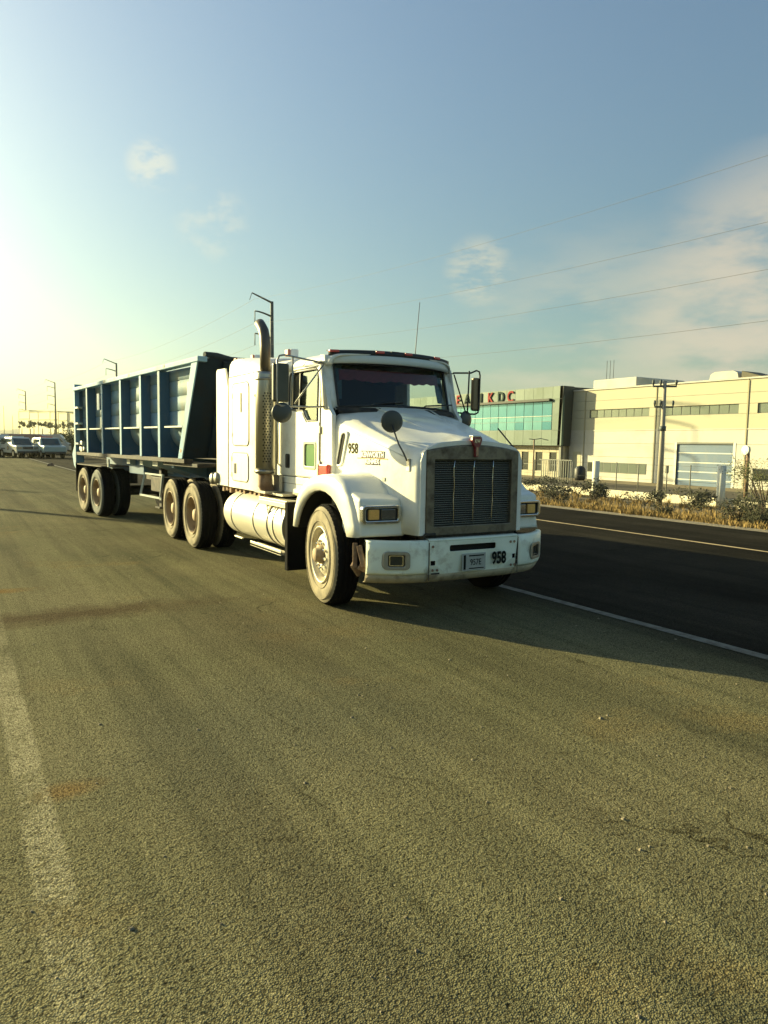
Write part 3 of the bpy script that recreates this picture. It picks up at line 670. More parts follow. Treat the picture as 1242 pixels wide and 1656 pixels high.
# ---- hood details
def hside(y):   # outer x of the hood near side
    t = max(0, min(1, (y-5.70)/(1.38))); return XC-lerp(.625, .825, t**.9)-.005
def side_dir(y): return Vector((hside(y)-hside(y+.1), -.1, 0)).normalized()   # towards the front
for nm, txt, y, z, sz, mt, kw in (('hood_number', '958', 6.70, 1.60, .145, M['num_gold'], dict(xs=.80, bold=.003)),
                                  ('hood_lettering', 'KENWORTH', 6.37, 1.545, .075, M['decal_white'], dict(xs=.86, bold=.0035)),
                                  ('hood_lettering', 'KENMEX', 6.37, 1.478, .068, M['decal_white'], dict(xs=.86, bold=.003))):
    d = side_dir(y)
    if nm == 'hood_lettering':
        kk = dict(kw); kk['bold'] = kk['bold']+.0075
        put_text('lettering_outline', txt, sz, M['decal_red'], (hside(y)-.004, y, z-.002), d, (0, 0, 1), truck, off=T0, depth=.0006, **kk)
        put_text(nm, txt, sz, mt, (hside(y)-.0065, y, z), d, (0, 0, 1), truck, off=T0, depth=.0008, **kw)
    else:
        put_text(nm, txt, sz, mt, (hside(y)-.004, y, z), d, (0, 0, 1), truck, off=T0, depth=.001, **kw)
q = MB(); q.beam((hside(6.62)-.004, 6.62, 1.508), (hside(6.13)-.004, 6.13, 1.508), .004, .008); q.build('gold_underline', M['gold'], truck)
q = MB(); q.beam((hside(6.20)-.006, 6.20, 1.31), (hside(6.16)-.006, 6.16, 1.31), .012, .035); q.build('hood_badge', M['steel'], truck)
# intake vent on the hood side
def slant(u, v, w_):  # u along y, v z
    y = 6.90+u+v*(-.30); return (hside(y)-.004+w_, y, 1.60+v)
q = MB(); q.prism(rrect(-.035, .045, -.175, .165, .035), slant, 0, .01); vo = q.build('hood_vent', M['well'], truck)
q = MB(); q.plate(rrect(-.075, .055, -.19, .185, .05), [rrect(-.035, .045, -.17, .16, .035)], slant, -.010, .012); q.build('vent_scoop', W, vo, bevel=.008)
# cowl seam line
q = MB(); q.beam((hside(7.05)-.006, 7.065, 1.33), (hside(7.05)-.006, 7.065, 1.93), .008, .008); q.build('hood_seam', M['seam'], truck)
# hood mirror, near side (round convex) and the far side arm
def hood_mirror(side, disc=True):
    X = lambda x: x if side < 0 else mx(x)
    q = MB(); q.box(X(3.70), X(3.735), 5.80, 5.86, 1.40, 1.52); br = q.build('mirror_bracket', M['steel'], truck, bevel=.004)
    q = MB(); q.tube([(X(3.69), 5.83, 1.50), (X(3.665), 5.85, 1.57), (X(3.66), 5.94, 1.66), (X(3.70), 6.13, 1.84)], .008, 8); q.build('hood_mirror_arm', M['black'], truck)
    if disc:
        q = MB(); q.lathe((X(3.715), 6.16, 1.875), Vector((-.38*(1 if side < 0 else -1), -1, -.05)), [(-.03, 0), (-.03, .06), (-.012, .100), (0, .110), (.012, .107), (.02, .085), (.026, .04), (.027, 0)], 28)
        q.build('hood_mirror', M['mirrordark'], truck)
hood_mirror(-1); hood_mirror(1, False)
# ---- cab
CX0 = 3.50
cab = MB()
side_out = [(7.10, 1.20), (7.42, 1.04), (8.58, 1.03), (8.58, 2.52), (7.40, 2.52), (7.28, 2.40), (7.14, 2.06), (7.04, 1.96), (7.02, 1.30)]
win = [(7.40, 1.905), (7.66, 1.905), (7.72, 1.95), (7.78, 2.025), (8.14, 2.045), (8.19, 2.08), (8.19, 2.44), (8.15, 2.475), (7.45, 2.475), (7.40, 2.44)]
peep = rrect(7.43, 7.71, 1.385, 1.645, .03)
for X in (lambda x: x, mx):
    s_ = 1
    hl_ = [win, peep] if X(1) == 1 else [win]
    cab.plate(side_out, hl_, lambda u, v, w_: (X(w_+ (.03*(v-2.06) if v > 2.06 else 0)), u, v), CX0, CX0+.05)
# rear wall, floor
cab.box(CX0+.05, mx(CX0)-.05, 8.54, 8.58, 1.03, 2.50)
cabo = cab.build('cab_body', W, truck, bevel=.006)
q = MB(); q.box(CX0+.052, mx(CX0)-.052, 7.15, 8.53, 1.35, 1.40); q.box(CX0+.052, mx(CX0)-.052, 8.48, 8.53, 1.4, 2.45)
q.box(CX0+.06, mx(CX0)-.06, 7.18, 7.45, 1.4, 1.98)
for sx in (3.85, 4.87):
    q.box(sx-.22, sx+.22, 7.95, 8.45, 1.4, 1.62); q.box(sx-.22, sx+.22, 8.30, 8.45, 1.6, 2.12)
q.box(CX0+.06, mx(CX0)-.06, 7.4, 8.5, 2.44, 2.475)
q.box(CX0+.06, 4.50, 8.1, 8.5, 1.5, 2.46)
q.build('cab_interior', M['interior'], truck)
q = MB(); q.lathe((4.80, 7.52, 2.0), (0, -.5, .8), [(.0, .21), (.02, .22), (.0, .23), (-.02, .22), (0, .21)], 24); q.build('steering_wheel', M['black'], truck)
# windshield surface
def ws(u, v, w_=0):   # u -1..1, v 0..1
    hw = lerp(.765, .765, v); yb = lerp(7.165, 7.315, v)
    return (XC+u*hw, yb-.15*(1-u*u)-.02*(1-u*u)**2+w_, lerp(2.035, 2.555, v)+ (.02*(1-u*u) if v < .5 else 0))
def ws_grid(us, vs, o): return [[ws(u, v, o) for u in us] for v in vs]
U = [-1+i*.1 for i in range(21)]
q = MB(); q.loft(ws_grid([max(-.955, min(.955, u)) for u in U], [.03+.3*i for i in range(4)], .0)); q.build('windshield', M['windshield'], truck)
# surround
q = MB()
for a, b_2 in ((-1.13, -.955), (.955, 1.13)):
    q.loft(ws_grid([a, (a+b_2)/2, b_2], [0, .25, .5, .75, 1], -.004))
q.loft(ws_grid([u*1.0 for u in U], [-.03, .04], -.004)); q.loft(ws_grid(U, [.955, 1.03], -.004))
q.build('windshield_surround', W, truck, solid=.02)
q = MB()
rim = [ws(-.955+.0, .06+.86*i/8, -.014) for i in range(9)]+[ws(-.95+1.9*i/20, .955, -.014) for i in range(21)]+[ws(.955, .92-.86*i/8, -.014) for i in range(9)]+[ws(.95-1.9*i/20, .035, -.014) for i in range(21)]
q.tube(rim+[rim[0]], .014, 6, cap=False); q.build('windshield_gasket', M['black'], truck)
# near pillar side filler between surround and cab side
q = MB()
for X in (lambda x: x, mx):
    q.loft([[(X(3.49), 7.155, 2.02), (X(3.478+.02), 7.24, 2.02)], [(X(3.497), 7.305, 2.555), (X(3.514), 7.42, 2.555)]]); 
q.build('windshield_pillar', W, truck, solid=.02)
# cowl top between hood and windshield
q = MB(); q.loft([[ws(u, 0, dy)[:2]+(z,) for u in U] for dy, z in ((-.10, 1.985), (-.05, 2.035), (0.0, 2.05), (.06, 2.05))]); q.build('cowl', M['dark'], truck, solid=.01)
for x0 in (3.95, 4.62):
    q = MB(); q.tube([(x0, 6.97, 2.07), (x0+.05, 7.0, 2.095), (x0+.42, 7.005, 2.12)], .008, 6); q.build('wiper', M['black'], truck)
# things inside the windshield
q = MB()
secs = []
for i in range(33):
    u = -.86+i*1.72/32; p = ws(u, .84, .05); p2 = ws(u, .60+.015*math.sin(i*1.9)+.02*math.sin(i*.5), .06)
    secs.append([p, p2])
q.loft(secs, smooth=False); q.build('windshield_fringe', M['fringe'], truck, solid=.006)
for u0, u1 in ((-.94, -.80), (.80, .95)):
    q = MB(); q.loft([[ws(u0, .95, .06), ws(u1, .95, .06)], [ws(u0, .5, .07), ws(u1-.03*(1 if u0 < 0 else -1), .5, .07)], [ws(u0, .2, .06), ws(u0+(u1-u0)*.6, .2, .06)]], smooth=False); q.build('windshield_curtain', M['curtain'], truck, solid=.006)
# roof
def roof_sec(y):
    t = (y-7.1)/(8.8-7.1)
    hw = lerp(.80, .87, min(1, t*1.5)); zb = 2.505; hh = lerp(.145, .185, t)
    if y < 7.25: hh *= .92
    bow = 0
    pts = []
    for i in range(25):
        a = math.pi*i/24; c, s2 = math.cos(a), math.sin(a)
        e = .32
        x = -hw*(abs(c)**e)*(1 if c > 0 else -1); z = zb+hh*(abs(s2)**.55)
        yy = y-(.22*(1-(x/hw)**2) if y < 7.8 else 0)*(1-(y-7.1)/.7 if y < 7.8 else 0)
        pts.append((XC+x, yy, z))
    return pts
q = MB(); rs_ = [roof_sec(y) for y in (7.20, 7.24, 7.35, 7.6, 7.9, 8.2, 8.5, 8.8)]
q.loft([[(XC+(x-XC)*.97, y+.0, lerp(2.505, z, .86)) for x, y, z in rs_[0]]]+rs_[1:]); q.build('cab_roof', W, truck, solid=.012)
# sun visor band
def vis(u): hw = .835; x = XC+u*hw; return x, 7.30-.255*(1-u*u)-.03*(1-u**8)
q = MB()
UV = [-1, -.985, -.96]+[-.9+i*.1 for i in range(19)]+[.96, .985, 1]
q.loft([[(vis(u)[0], vis(u)[1]+dy+(.16 if abs(u) == 1 and False else 0), z-.012*abs(u)**3) for u in UV] for dy, z in ((.10, 2.545), (.0, 2.535), (-.02, 2.55), (-.012, 2.612), (.01, 2.625), (.10, 2.63))])
vo = q.build('sun_visor', mat('visor paint', (.62, .66, .62), .4, var=.06), truck, solid=.008)
q = MB(); q.loft([[(vis(u)[0], vis(u)[1]+dy, z-.012*abs(u)**3) for u in UV[2:-2]] for dy, z in ((-.008, 2.612), (-.008, 2.662), (.04, 2.676))]); q.build('visor_strip', M['black'], truck, solid=.008)
for u in (-.90, -.34, .08, .62, .93):
    if u == .93: continue
    x, y = vis(u); q = MB(); q.prism(rrect(-.048, .048, -.014, .014, .008), lambda a, b2, w_: (x+a, y+w_+a*u*.45, 2.655+b2), -.03, .02); q.build('marker_light', M['red'], truck, bevel=.006)
q = MB(); x, y = vis(-.12); q.box(x-.05, x+.05, y-.01, y+.03, 2.655, 2.675); q.build('roof_sensor', M['black'], truck, bevel=.006)
# antenna
q = MB(); q.tube([(4.74, 7.35, 2.63), (4.742, 7.35, 2.75), (4.79, 7.35, 3.32)], [.010, .005, .0035], 6); q.build('antenna', M['black'], truck)
# beacons
def beacon(x, y, z, s_=1.0):
    q = MB(); q.box(x-.02*s_, x+.07*s_, y-.05*s_, y+.06*s_, z, z+.085*s_); b = q.build('beacon', M['pinklens'], truck, bevel=.012*s_)
    q = MB(); q.box(x+.01*s_, x+.11*s_, y-.075*s_, y-.045*s_, z-.005, z+.085*s_); q.build('beacon_face', M['decal_white'], b, bevel=.008*s_)
beacon(3.56, 8.38, 2.70, 1.0); beacon(3.60, 9.70, 2.775, .85); beacon(3.62, 10.45, 2.80, .85)
# door
dz = lambda u, v, w_: (w_, u, v)
dout = rrect(7.33, 8.46, 1.265, 2.03, .05)
q = MB(); q.plate([(7.335, 1.27), (8.44, 1.265), (8.47, 1.30), (8.47, 2.03), (7.80, 2.005), (7.74, 1.94), (7.68, 1.885), (7.335, 1.885)], [rrect(7.415, 7.725, 1.37, 1.66, .035)], dz, CX0-.012, CX0-.001)
do = q.build('door', W, truck, bevel=.005)
q = MB(); q.tube([(CX0-.004, 7.325, 1.26), (CX0-.004, 7.325, 2.50)], .006, 5); q.build('door_seam', M['seam'], do)
q = MB(); q.tube([(CX0-.004, 7.325, 1.258), (CX0-.004, 8.47, 1.252)], .005, 5); q.build('door_seam', M['seam'], do)
q = MB(); q.plate(rrect(7.40, 7.74, 1.355, 1.675, .045), [rrect(7.435, 7.705, 1.39, 1.64, .03)], dz, CX0-.02, CX0+.01); q.build('kick_window_frame', mat('kick window trim', (.35, .36, .28), .4), do, bevel=.006)
q = MB(); q.prism(rrect(7.43, 7.71, 1.385, 1.645, .03), dz, CX0-.004, CX0+.006); q.build('kick_window', M['peepglass'], do)
q = MB(); q.prism(rrect(8.14, 8.27, 1.35, 1.52, .025), dz, CX0-.016, CX0-.011); q.prism(rrect(8.17, 8.20, 1.37, 1.50, .01), dz, CX0-.035, CX0-.02); q.build('door_handle', M['black'], do)
gz = lambda u, v, w_: (w_+(.03*(v-2.06) if v > 2.06 else 0), u, v)
front_pane = [(7.41, 1.915), (7.66, 1.915), (7.71, 1.95), (7.77, 2.035), (7.92, 2.04), (7.92, 2.47), (7.45, 2.47), (7.41, 2.44)]
q = MB(); q.add([gz(u, v, CX0+.02) for u, v in front_pane], [tuple(range(len(front_pane)))]); q.build('side_window', M['sideglass'], truck)
q = MB(); q.prism([(7.925, 2.04), (8.18, 2.055), (8.18, 2.465), (7.925, 2.47)], gz, CX0+.03, CX0+.034); q.build('rear_side_window', M['winddark'], truck)
q = MB(); q.beam(gz(7.92, 2.04, CX0+.015), gz(7.92, 2.475, CX0+.015), .02, .02); q.build('window_divider', M['black'], truck)
q = MB(); q.add([(mx(CX0+.02+(.03*(v-2.06) if v > 2.06 else 0)), u, v) for u, v in win], [tuple(range(len(win)))]); q.build('side_window', glassmat('far window glass', (.02, .03, .03), .03, (.96, .99, .97), 0.0), truck)
q = MB(); wl = [gz(u, v, CX0-.003) for u, v in win]; q.tube(wl+[wl[0]], .010, 6, cap=False); q.build('window_gasket', M['black'], truck)
q = MB(); q.tube([gz(7.30, 2.50, CX0-.01), gz(8.30, 2.51, CX0-.01)], .010, 6); q.build('drip_rail', W, truck)
# red side marker on cowl
q = MB(); q.box(CX0-.05, CX0-.0, 7.055, 7.26, 1.30, 1.425); q.build('side_marker_lamp', M['red'], truck, bevel=.012)
q = MB(); q.box(CX0-.052, CX0-.0, 7.262, 7.285, 1.30, 1.425); q.build('side_marker_base', M['chrome'], truck)
# lower step panel
q = MB(); q.box(CX0-.01, CX0+.05, 7.42, 8.55, 1.03, 1.248); so = q.build('step_panel', W, truck, bevel=.006)
q = MB(); q.box(CX0-.0125, CX0-.011, 7.45, 8.5, 1.165, 1.17); q.build('step_panel_seam', M['seam'], so)
for yy in (8.1, 8.35):
    q = MB(); q.box(3.33, 3.52, yy-.12, yy+.10, 1.02, 1.045); q.build('cab_step', M['steel'], truck)
q = MB(); q.beam((CX0-.013, 7.45, 1.055), (CX0-.013, 8.5, 1.045), .003, .03); q.build('sill_grime', M['dusty'], so)
# grab rail
q = MB(); q.tube([(CX0-.01, 8.40, 2.36), (CX0-.06, 8.40, 2.34), (CX0-.06, 8.40, 1.40), (CX0-.01, 8.40, 1.36)], .012, 8); q.build('grab_rail', M['chrome'], truck)
# ---- sleeper
SX = 3.37
q = MB()
def slp(y):
    hw = XC-SX; pts = [(SX, 1.02)]
    t = (y-8.80)/1.22
    zt = lerp(2.69, 2.80, min(1, t*1.2))
    pr = [(0, 1.02), (0, 1.5), (0, 2.0), (0.0, 2.52), (.004, 2.56), (.02, zt-.08), (.05, zt-.025), (.12, zt+.01), (.4, zt+.04), (hw, zt+.06)]
    return [(SX+a, y, z) for a, z in pr]+[(mx(SX+a), y, z) for a, z in pr[-2::-1]]
def inset(sec, k, y): return [(XC+(x-XC)*k, y, lerp(1.9, z, .985) if z > 1.9 else z) for x, _, z in sec]
q.loft([inset(slp(8.80), .90, 8.765), inset(slp(8.80), .97, 8.775), slp(8.82), slp(9.2), slp(9.6), slp(10.03)])
for y in (8.77, 10.03):
    q.add(slp(y) if y > 9 else inset(slp(8.8), .90, 8.765), [tuple(range(19))])
slo = q.build('sleeper', W, truck)
for X in (lambda x: x, mx):
    q = MB(); q.prism([(10.06, 1.02), (10.60, 1.02), (10.60, 2.66), (10.56, 2.70), (10.20, 2.69), (10.10, 2.45), (10.06, 2.40)], lambda u, v, w_: (X(w_), u, v), SX+.002, SX+.03)
    q.build('side_extender', W, truck, bevel=.006)
q = MB(); q.tube([(SX-.003, 8.82, 2.548), (SX-.003, 10.03, 2.548)], .005, 5); q.tube([(SX-.002, 10.045, 1.03), (SX-.002, 10.045, 2.62)], .007, 5); q.build('sleeper_seam', M['seam'], slo)
def hatch(y0, y1, z0, z1, handle):
    q = MB(); q.prism(rrect(y0, y1, z0, z1, .075, 5), dz, SX-.008, SX+.002); ho_ = q.build('sleeper_hatch', W, slo, bevel=.004)
    q = MB(); pl = [(SX-.004, y, z) for y, z in rrect(y0-.004, y1+.004, z0-.004, z1+.004, .078, 5)]; q.tube(pl+[pl[0]], .007, 5, cap=False); q.build('hatch_seal', M['seam'], slo)
    q = MB(); a, b_2, c, d = handle; q.prism(rrect(a, b_2, c, d, .012), dz, SX-.014, SX-.007); q.build('hatch_handle', M['dark'], slo)
rv = MB(); rv.lathe((0, 0, 0), (-1, 0, 0), [(0, .007), (.004, .005), (.005, 0)], 6); rv_me = rv.mesh('rivet', M['white'])
for z_ in range(16):
    for y_ in (8.90, 9.98): 
        o = bpy.data.objects.new('rivet', rv_me); col.objects.link(o); o.parent = slo; o.location = (SX-.001-T0[0], y_-T0[1], 1.10+z_*.09)
for z_ in (1.75, 2.28, 1.2, 1.42):
    q = MB(); q.box(SX-.016, SX-.006, 9.855 if z_ > 1.6 else 9.875, 9.895 if z_ > 1.6 else 9.915, z_-.03, z_+.03); q.build('hatch_hinge', M['steel'], slo)
for z_ in (1.42, 1.80):
    q = MB(); q.box(CX0-.022, CX0-.008, 7.30, 7.345, z_-.04, z_+.04); q.build('door_hinge', M['white'], truck, bevel=.004)
hatch(9.22, 9.86, 1.61, 2.44, (9.48, 9.52, 2.05, 2.31)); hatch(9.24, 9.89, 1.125, 1.50, (9.70, 9.78, 1.22, 1.36))
for z in (2.25, 1.28):
    q = MB(); q.lathe((SX, 8.98, z), (-1, 0, 0), [(0, .018), (.012, .016), (.012, 0)], 10); q.build('corner_bolt', M['dark'], slo)
# wall between cab and sleeper
q = MB(); q.box(3.56, mx(3.56), 8.585, 8.77, 1.05, 2.62); q.build('sleeper_boot', M['dark'], truck)
q = MB(); q.box(3.48, 3.56, 8.60, 8.76, 1.2, 2.60); q.build('air_cleaner_panel', mat('grey cab rear trim', (.30, .30, .26), .6), truck, bevel=.01)
# ---- exhaust stack
SC = (3.315, 8.50)
q = MB(); q.lathe((SC[0], SC[1], 0), (0, 0, 1), [(1.27, .0), (1.27, .118), (2.47, .118), (2.50, .112), (2.51, .065)], 32); st_ = q.build('exhaust_shield', M['stack'], truck)
hm_ = MB(); nn = 8
hm_.lathe((0, 0, 0), (0, 0, 1), [(.0, .0105), (.0, 0)], nn)
hole_me = hm_.mesh('shield_hole', M['black'])
for row in range(26):
    for c_ in range(3):
        a = R(238+ c_*17+(8.5 if row % 2 else 0)); z = 1.42+row*.033
        o = bpy.data.objects.new('shield_hole', hole_me); col.objects.link(o); o.parent = st_
        nrm = Vector((math.cos(a), math.sin(a), 0)); o.rotation_euler = nrm.to_track_quat('Z', 'Y').to_euler()
        o.location = Vector((SC[0], SC[1], z))-Vector(T0)+nrm*.1188
for z in (1.30, 2.42):
    q = MB(); q.lathe((SC[0], SC[1], z), (0, 0, 1), [(-.018, .118), (-.018, .123), (.018, .123), (.018, .118)], 32); q.build('stack_clamp', M['steel'], truck)
q = MB(); q.tube([(SC[0], SC[1], 2.45), (SC[0], SC[1], 2.82), (SC[0], SC[1]+.015, 2.92), (SC[0], SC[1]+.06, 3.01), (SC[0], SC[1]+.14, 3.075), (SC[0], SC[1]+.19, 3.11)], [.062]*6, 18, cap=False); q.build('exhaust_pipe', M['pipe'], truck, solid=.004)
q = MB(); q.tube([(SC[0], SC[1], 1.28), (SC[0], SC[1], 1.12), (SC[0]+.05, SC[1]+.03, 1.06), (SC[0]+.2, SC[1]+.05, 1.03)], .085, 14); q.build('exhaust_elbow', M['rust'], truck)
q = MB(); q.box(3.26, 3.50, 8.36, 8.72, 1.03, 1.06); q.box(3.42, 3.46, 8.30, 8.78, 1.06, 1.26); q.beam((3.36, 8.62, 1.05), (3.36, 8.66, 1.27), .012, .05); q.build('stack_bracket', M['steel'], truck)
# ---- door mirrors
def door_mirror(side):
    X = lambda x: x if side < 0 else mx(x)
    q = MB()
    ox = 2.925 if side < 0 else 3.185; wd_ = .135 if side < 0 else .07; rx = .055 if side < 0 else .17
    loop = [(X(3.50), 7.25, 2.52), (X(3.30), 7.16, 2.525), (X(ox+.06), 7.12, 2.555), (X(ox+.01), 7.13, 2.545), (X(ox-.01), 7.14, 2.50), (X(ox-.01), 7.15, 2.10), (X(ox), 7.15, 2.055), (X(ox+.04), 7.15, 2.035), (X(3.30), 7.17, 2.035), (X(3.52), 7.20, 2.05)]
    q.tube(loop, .0105, 8); q.tube([(X(ox+.16), 7.13, 2.545), (X(ox+.16), 7.15, 2.04)], .0095, 8); q.tube([(X(3.49), 7.24, 2.50), (X(ox+.19), 7.15, 2.06)], .0085, 8)
    q.tube([(X(3.49), 7.25, 2.51), (X(3.45), 7.6, 2.56), (X(3.5), 7.8, 2.53)], .007, 6)
    fr = q.build('mirror_frame', M['steel'] if side < 0 else M['black'], truck)
    q = MB(); q.box(X(ox-.045), X(ox+wd_), 7.155, 7.215, 2.075, 2.475); h_ = q.build('door_mirror', mat('mirror shell', (.075, .075, .06) if side < 0 else (.22, .16, .09), .4, metal=.5, var=.3), truck, bevel=.022, seg=3)
    q = MB(); q.box(X(ox-.035), X(ox+wd_-.01), 7.215, 7.219, 2.09, 2.46); q.build('mirror_glass', M['mirror'], h_)
    q = MB(); q.tube([(X(ox+rx), 7.15, 2.04), (X(ox+rx), 7.17, 1.98)], .009, 6); q.lathe((X(ox+rx), 7.17, 1.965), (-.25 if side < 0 else .25, -1, 0), [(-.02, 0), (-.02, .05), (-.008, .098), (.0, .107), (.012, .102), (.026, .06), (.03, 0)], 26)
    q.build('convex_mirror', M['mirrordark'], truck)
door_mirror(-1); door_mirror(1)
# ---- frame, fifth wheel, underbody
q = MB()
for sx in (-.43, .43): q.box(XC+sx-.04, XC+sx+.04, 5.95, 13.3, .74, 1.0)
for y in (6.0, 7.6, 8.8, 10.2, 11.2, 12.4, 13.28): q.box(XC-.39, XC+.39, y-.04, y+.04, .78, .96)
q.box(XC-.8, XC+.8, 8.7, 10.6, .93, 1.0)
q.build('chassis_frame', M['dark'], truck)
q = MB(); q.box(XC-.40, XC+.40, 6.0, 7.5, .40, 1.3); q.box(XC-.25, XC+.25, 7.2, 8.3, .62, .98); q.build('engine_sun_block', M['well'], truck, bevel=.03)  # engine box enlarged downward to block sun slits under the truck
for y, nm in ((6.72, 'front_axle'), (11.18, 'drive_axle'), (12.44, 'drive_axle')):
    q = MB(); q.tube([(3.5, y, .5), (5.22, y, .5)], .07 if nm == 'front_axle' else .10, 10)
    if nm == 'drive_axle': q.lathe((XC, y, .5), (1, 0, 0), [(-.2, .1), (-.15, .2), (.15, .2), (.2, .1)], 16)
    q.build(nm, M['dark'], truck)
q = MB(); q.prism(rrect(-.46, .46, -.42, .48, .12), lambda u, v, w_: (XC+u, 11.62+v, w_-.06*(v-.1)*(v > .1)), 1.19, 1.235); q.box(XC-.40, XC-.34, 11.4, 11.9, 1.0, 1.2); q.box(XC+.34, XC+.40, 11.4, 11.9, 1.0, 1.2); q.build('fifth_wheel', M['dark'], truck, bevel=.01)
q = MB(); q.box(3.5, 3.95, 8.75, 10.5, 1.0, 1.018)
for k in range(9): q.box(3.42+.01*(k % 3), 3.50, 8.95+k*.19, 9.02+k*.19, .93+.02*(k % 2), 1.015)
q.build('sleeper_underframe', M['rust'], truck)
for k, (y, z) in enumerate(((10.75, 1.10), (10.55, 1.12))):
    q = MB(); q.lathe((3.50, y, z), (-1, 0, 0), [(0, .085), (.16, .085), (.18, .05), (.18, 0)], 16); q.build('air_canister', M['steel'], truck)
q = MB()
for k in range(4): q.tube([(3.55+.03*k, 10.5, 1.25), (3.6+.04*k, 10.8, 1.12-.03*k), (3.8+.1*k, 11.2, 1.22)], .014, 6)
q.build('air_hose', M['black'], truck)
# ---- fuel tank
TC = (3.56, .675); TR = .305
q = MB(); pr = [(7.80, 0), (7.80, TR-.03), (7.80, TR), (9.9, TR), (10.02, TR-.03), (10.09, TR-.10), (10.12, TR-.2), (10.12, 0)]
q.lathe((TC[0], 0, TC[1]), (0, 1, 0), pr[2:], 44); tk = q.build('fuel_tank', M['tank'], truck)
q = MB(); q.lathe((TC[0], 0, TC[1]), (0, 1, 0), [(7.74, 0), (7.745, .18), (7.765, .25), (7.80, TR)], 40); q.build('tank_end', M['tank_end'], tk)
for y in (7.815, 8.12, 8.30, 8.78, 9.62):
    q = MB(); q.lathe((TC[0], 0, TC[1]), (0, 1, 0), [(y-.018, TR), (y-.018, TR+.008), (y+.018, TR+.008), (y+.018, TR)], 44); q.build('tank_strap', M['tank'] if y != 8.30 else M['steel'], tk)
    if y > 8:
        q = MB(); q.lathe((TC[0], 0, TC[1]), (0, 1, 0), [(y-.027, TR+.001), (y-.018, TR+.003)], 44); q.lathe((TC[0], 0, TC[1]), (0, 1, 0), [(y+.018, TR+.003), (y+.027, TR+.001)], 44); q.build('strap_edge', M['dark'], tk)
q = MB(); q.box(3.27, 3.44, 7.72, 8.60, .955, .985); q.box(3.268, 3.29, 7.72, 8.60, .90, .955); q.build('tank_step', mat('step tread', (.50, .46, .34), .5, metal=.4), truck, bevel=.004)
q = MB(); q.box(3.25, 3.36, 7.84, 8.85, .345, .375); q.box(3.25, 3.262, 7.84, 8.85, .34, .40); q.box(3.30, 3.33, 9.3, 9.6, .36, .38); q.build('lower_step', mat('lower step', (.62, .58, .45), .5, metal=.3), truck, bevel=.004)
q = MB(); q.beam((3.29, 8.40, .94), (3.27, 8.30, .80), .012, .03); q.beam((3.27, 8.30, .80), (3.29, 8.20, .94), .012, .03); q.beam((3.29, 7.9, .94), (3.265, 7.86, .80), .012, .03); q.build('step_bracket', M['tank'], truck)
q = MB(); q.box(3.24, 3.62, 7.62, 7.70, .20, .98); q.build('mud_flap', M['tread'], truck, bevel=.005)
# ---- wheels
def wheel_meshes():
    out_ = {}
    tp = [(.025, .292), (.008, .33), (.0, .38), (.002, .43), (.012, .468), (.03, .495), (.045, .510), (.062, .517)]
    gro = []
    x = .062
    for k in range(4): gro += [(x+.045*k+.03, .517), (x+.045*k+.033, .503), (x+.045*k+.041, .503), (x+.045*k+.045, .517)]
    full = tp+gro+[(.28-t, r) for t, r in tp[::-1]]
    nt_ = len(tp)
    for nm, mm in (('dusty', M['sidewall']), ('dark', M['sidewall_dark'])):
        q = MB(); q.lathe((0, 0, 0), (1, 0, 0), full, 56, mfn=lambda i: 1 if i > 4 else 0)
        for rr in (.345, .455):
            q.lathe((0, 0, 0), (1, 0, 0), [(.003, rr-.004), (-.004, rr), (.003, rr+.004)], 56)
        # tread shoulder blocks
        for k in range(56):
            a = 2*math.pi*k/56
            c, s_ = math.cos(a), math.sin(a)
            q.hexa([(x_, (rr)*c-tt*s_, (rr)*s_+tt*c) for x_, rr, tt in ((.028, .488, -.018), (.062, .515, -.018), (.062, .515, .018), (.028, .488, .018), (.026, .498, -.016), (.062, .5205, -.016), (.062, .5205, .016), (.026, .498, .016))], 1)
        out_['tyre_'+nm] = q.mesh('tyre', [mm, M['tread']])
    q = MB(); q.lathe((0, 0, 0), (1, 0, 0), [(.03, .294), (.006, .292), (.002, .285), (.012, .276), (.05, .268), (.085, .262), (.095, .250), (.080, .232), (.045, .205), (.028, .18), (.022, .155), (.022, .125), (.03, .10)], 44)
    q.lathe((0, 0, 0), (1, 0, 0), [(.27, .29), (.2, .262), (.1, .25)], 40)
    out_['rim_front'] = q.mesh('rim', M['rim_front'])
    q = MB(); q.lathe((0, 0, 0), (1, 0, 0), [(.03, .098), (.004, .096), (-.006, .078), (-.042, .072), (-.055, .060), (-.058, .0)], 28)
    out_['hub_front'] = q.mesh('hub', M['rim_rear'])
    q = MB(); q.lathe((0, 0, 0), (1, 0, 0), [(.03, .294), (.006, .292), (.002, .285), (.014, .276), (.05, .266), (.10, .258), (.150, .252), (.165, .235), (.158, .20), (.145, .165), (.140, .12), (.135, .105), (.07, .098), (.045, .085), (.04, .0)], 44)
    out_['rim_rear'] = q.mesh('rim', M['rim_rear'])
    q = MB(); q.lathe((0, 0, 0), (1, 0, 0), [(0.02, .017), (-.018, .016), (-.024, .008), (-.024, 0)], 6, smooth=False)
    out_['nut'] = q.mesh('lug_nut', M['chrome'])
    out_['nutr'] = q.mesh('lug_nut', M['rust'])
    q = MB(); q.lathe((0, 0, 0), (1, 0, 0), [(0, .026), (.002, 0)], 16); out_['hand'] = q.mesh('hand_hole', M['black'])
    return out_
WM = wheel_meshes()
def oadd(name, me, parent, loc=(0, 0, 0), rot=(0, 0, 0), sc_=None):
    o = bpy.data.objects.new(name, me); col.objects.link(o); o.parent = parent; o.location = loc; o.rotation_euler = rot
    if sc_: o.scale = sc_
    return o
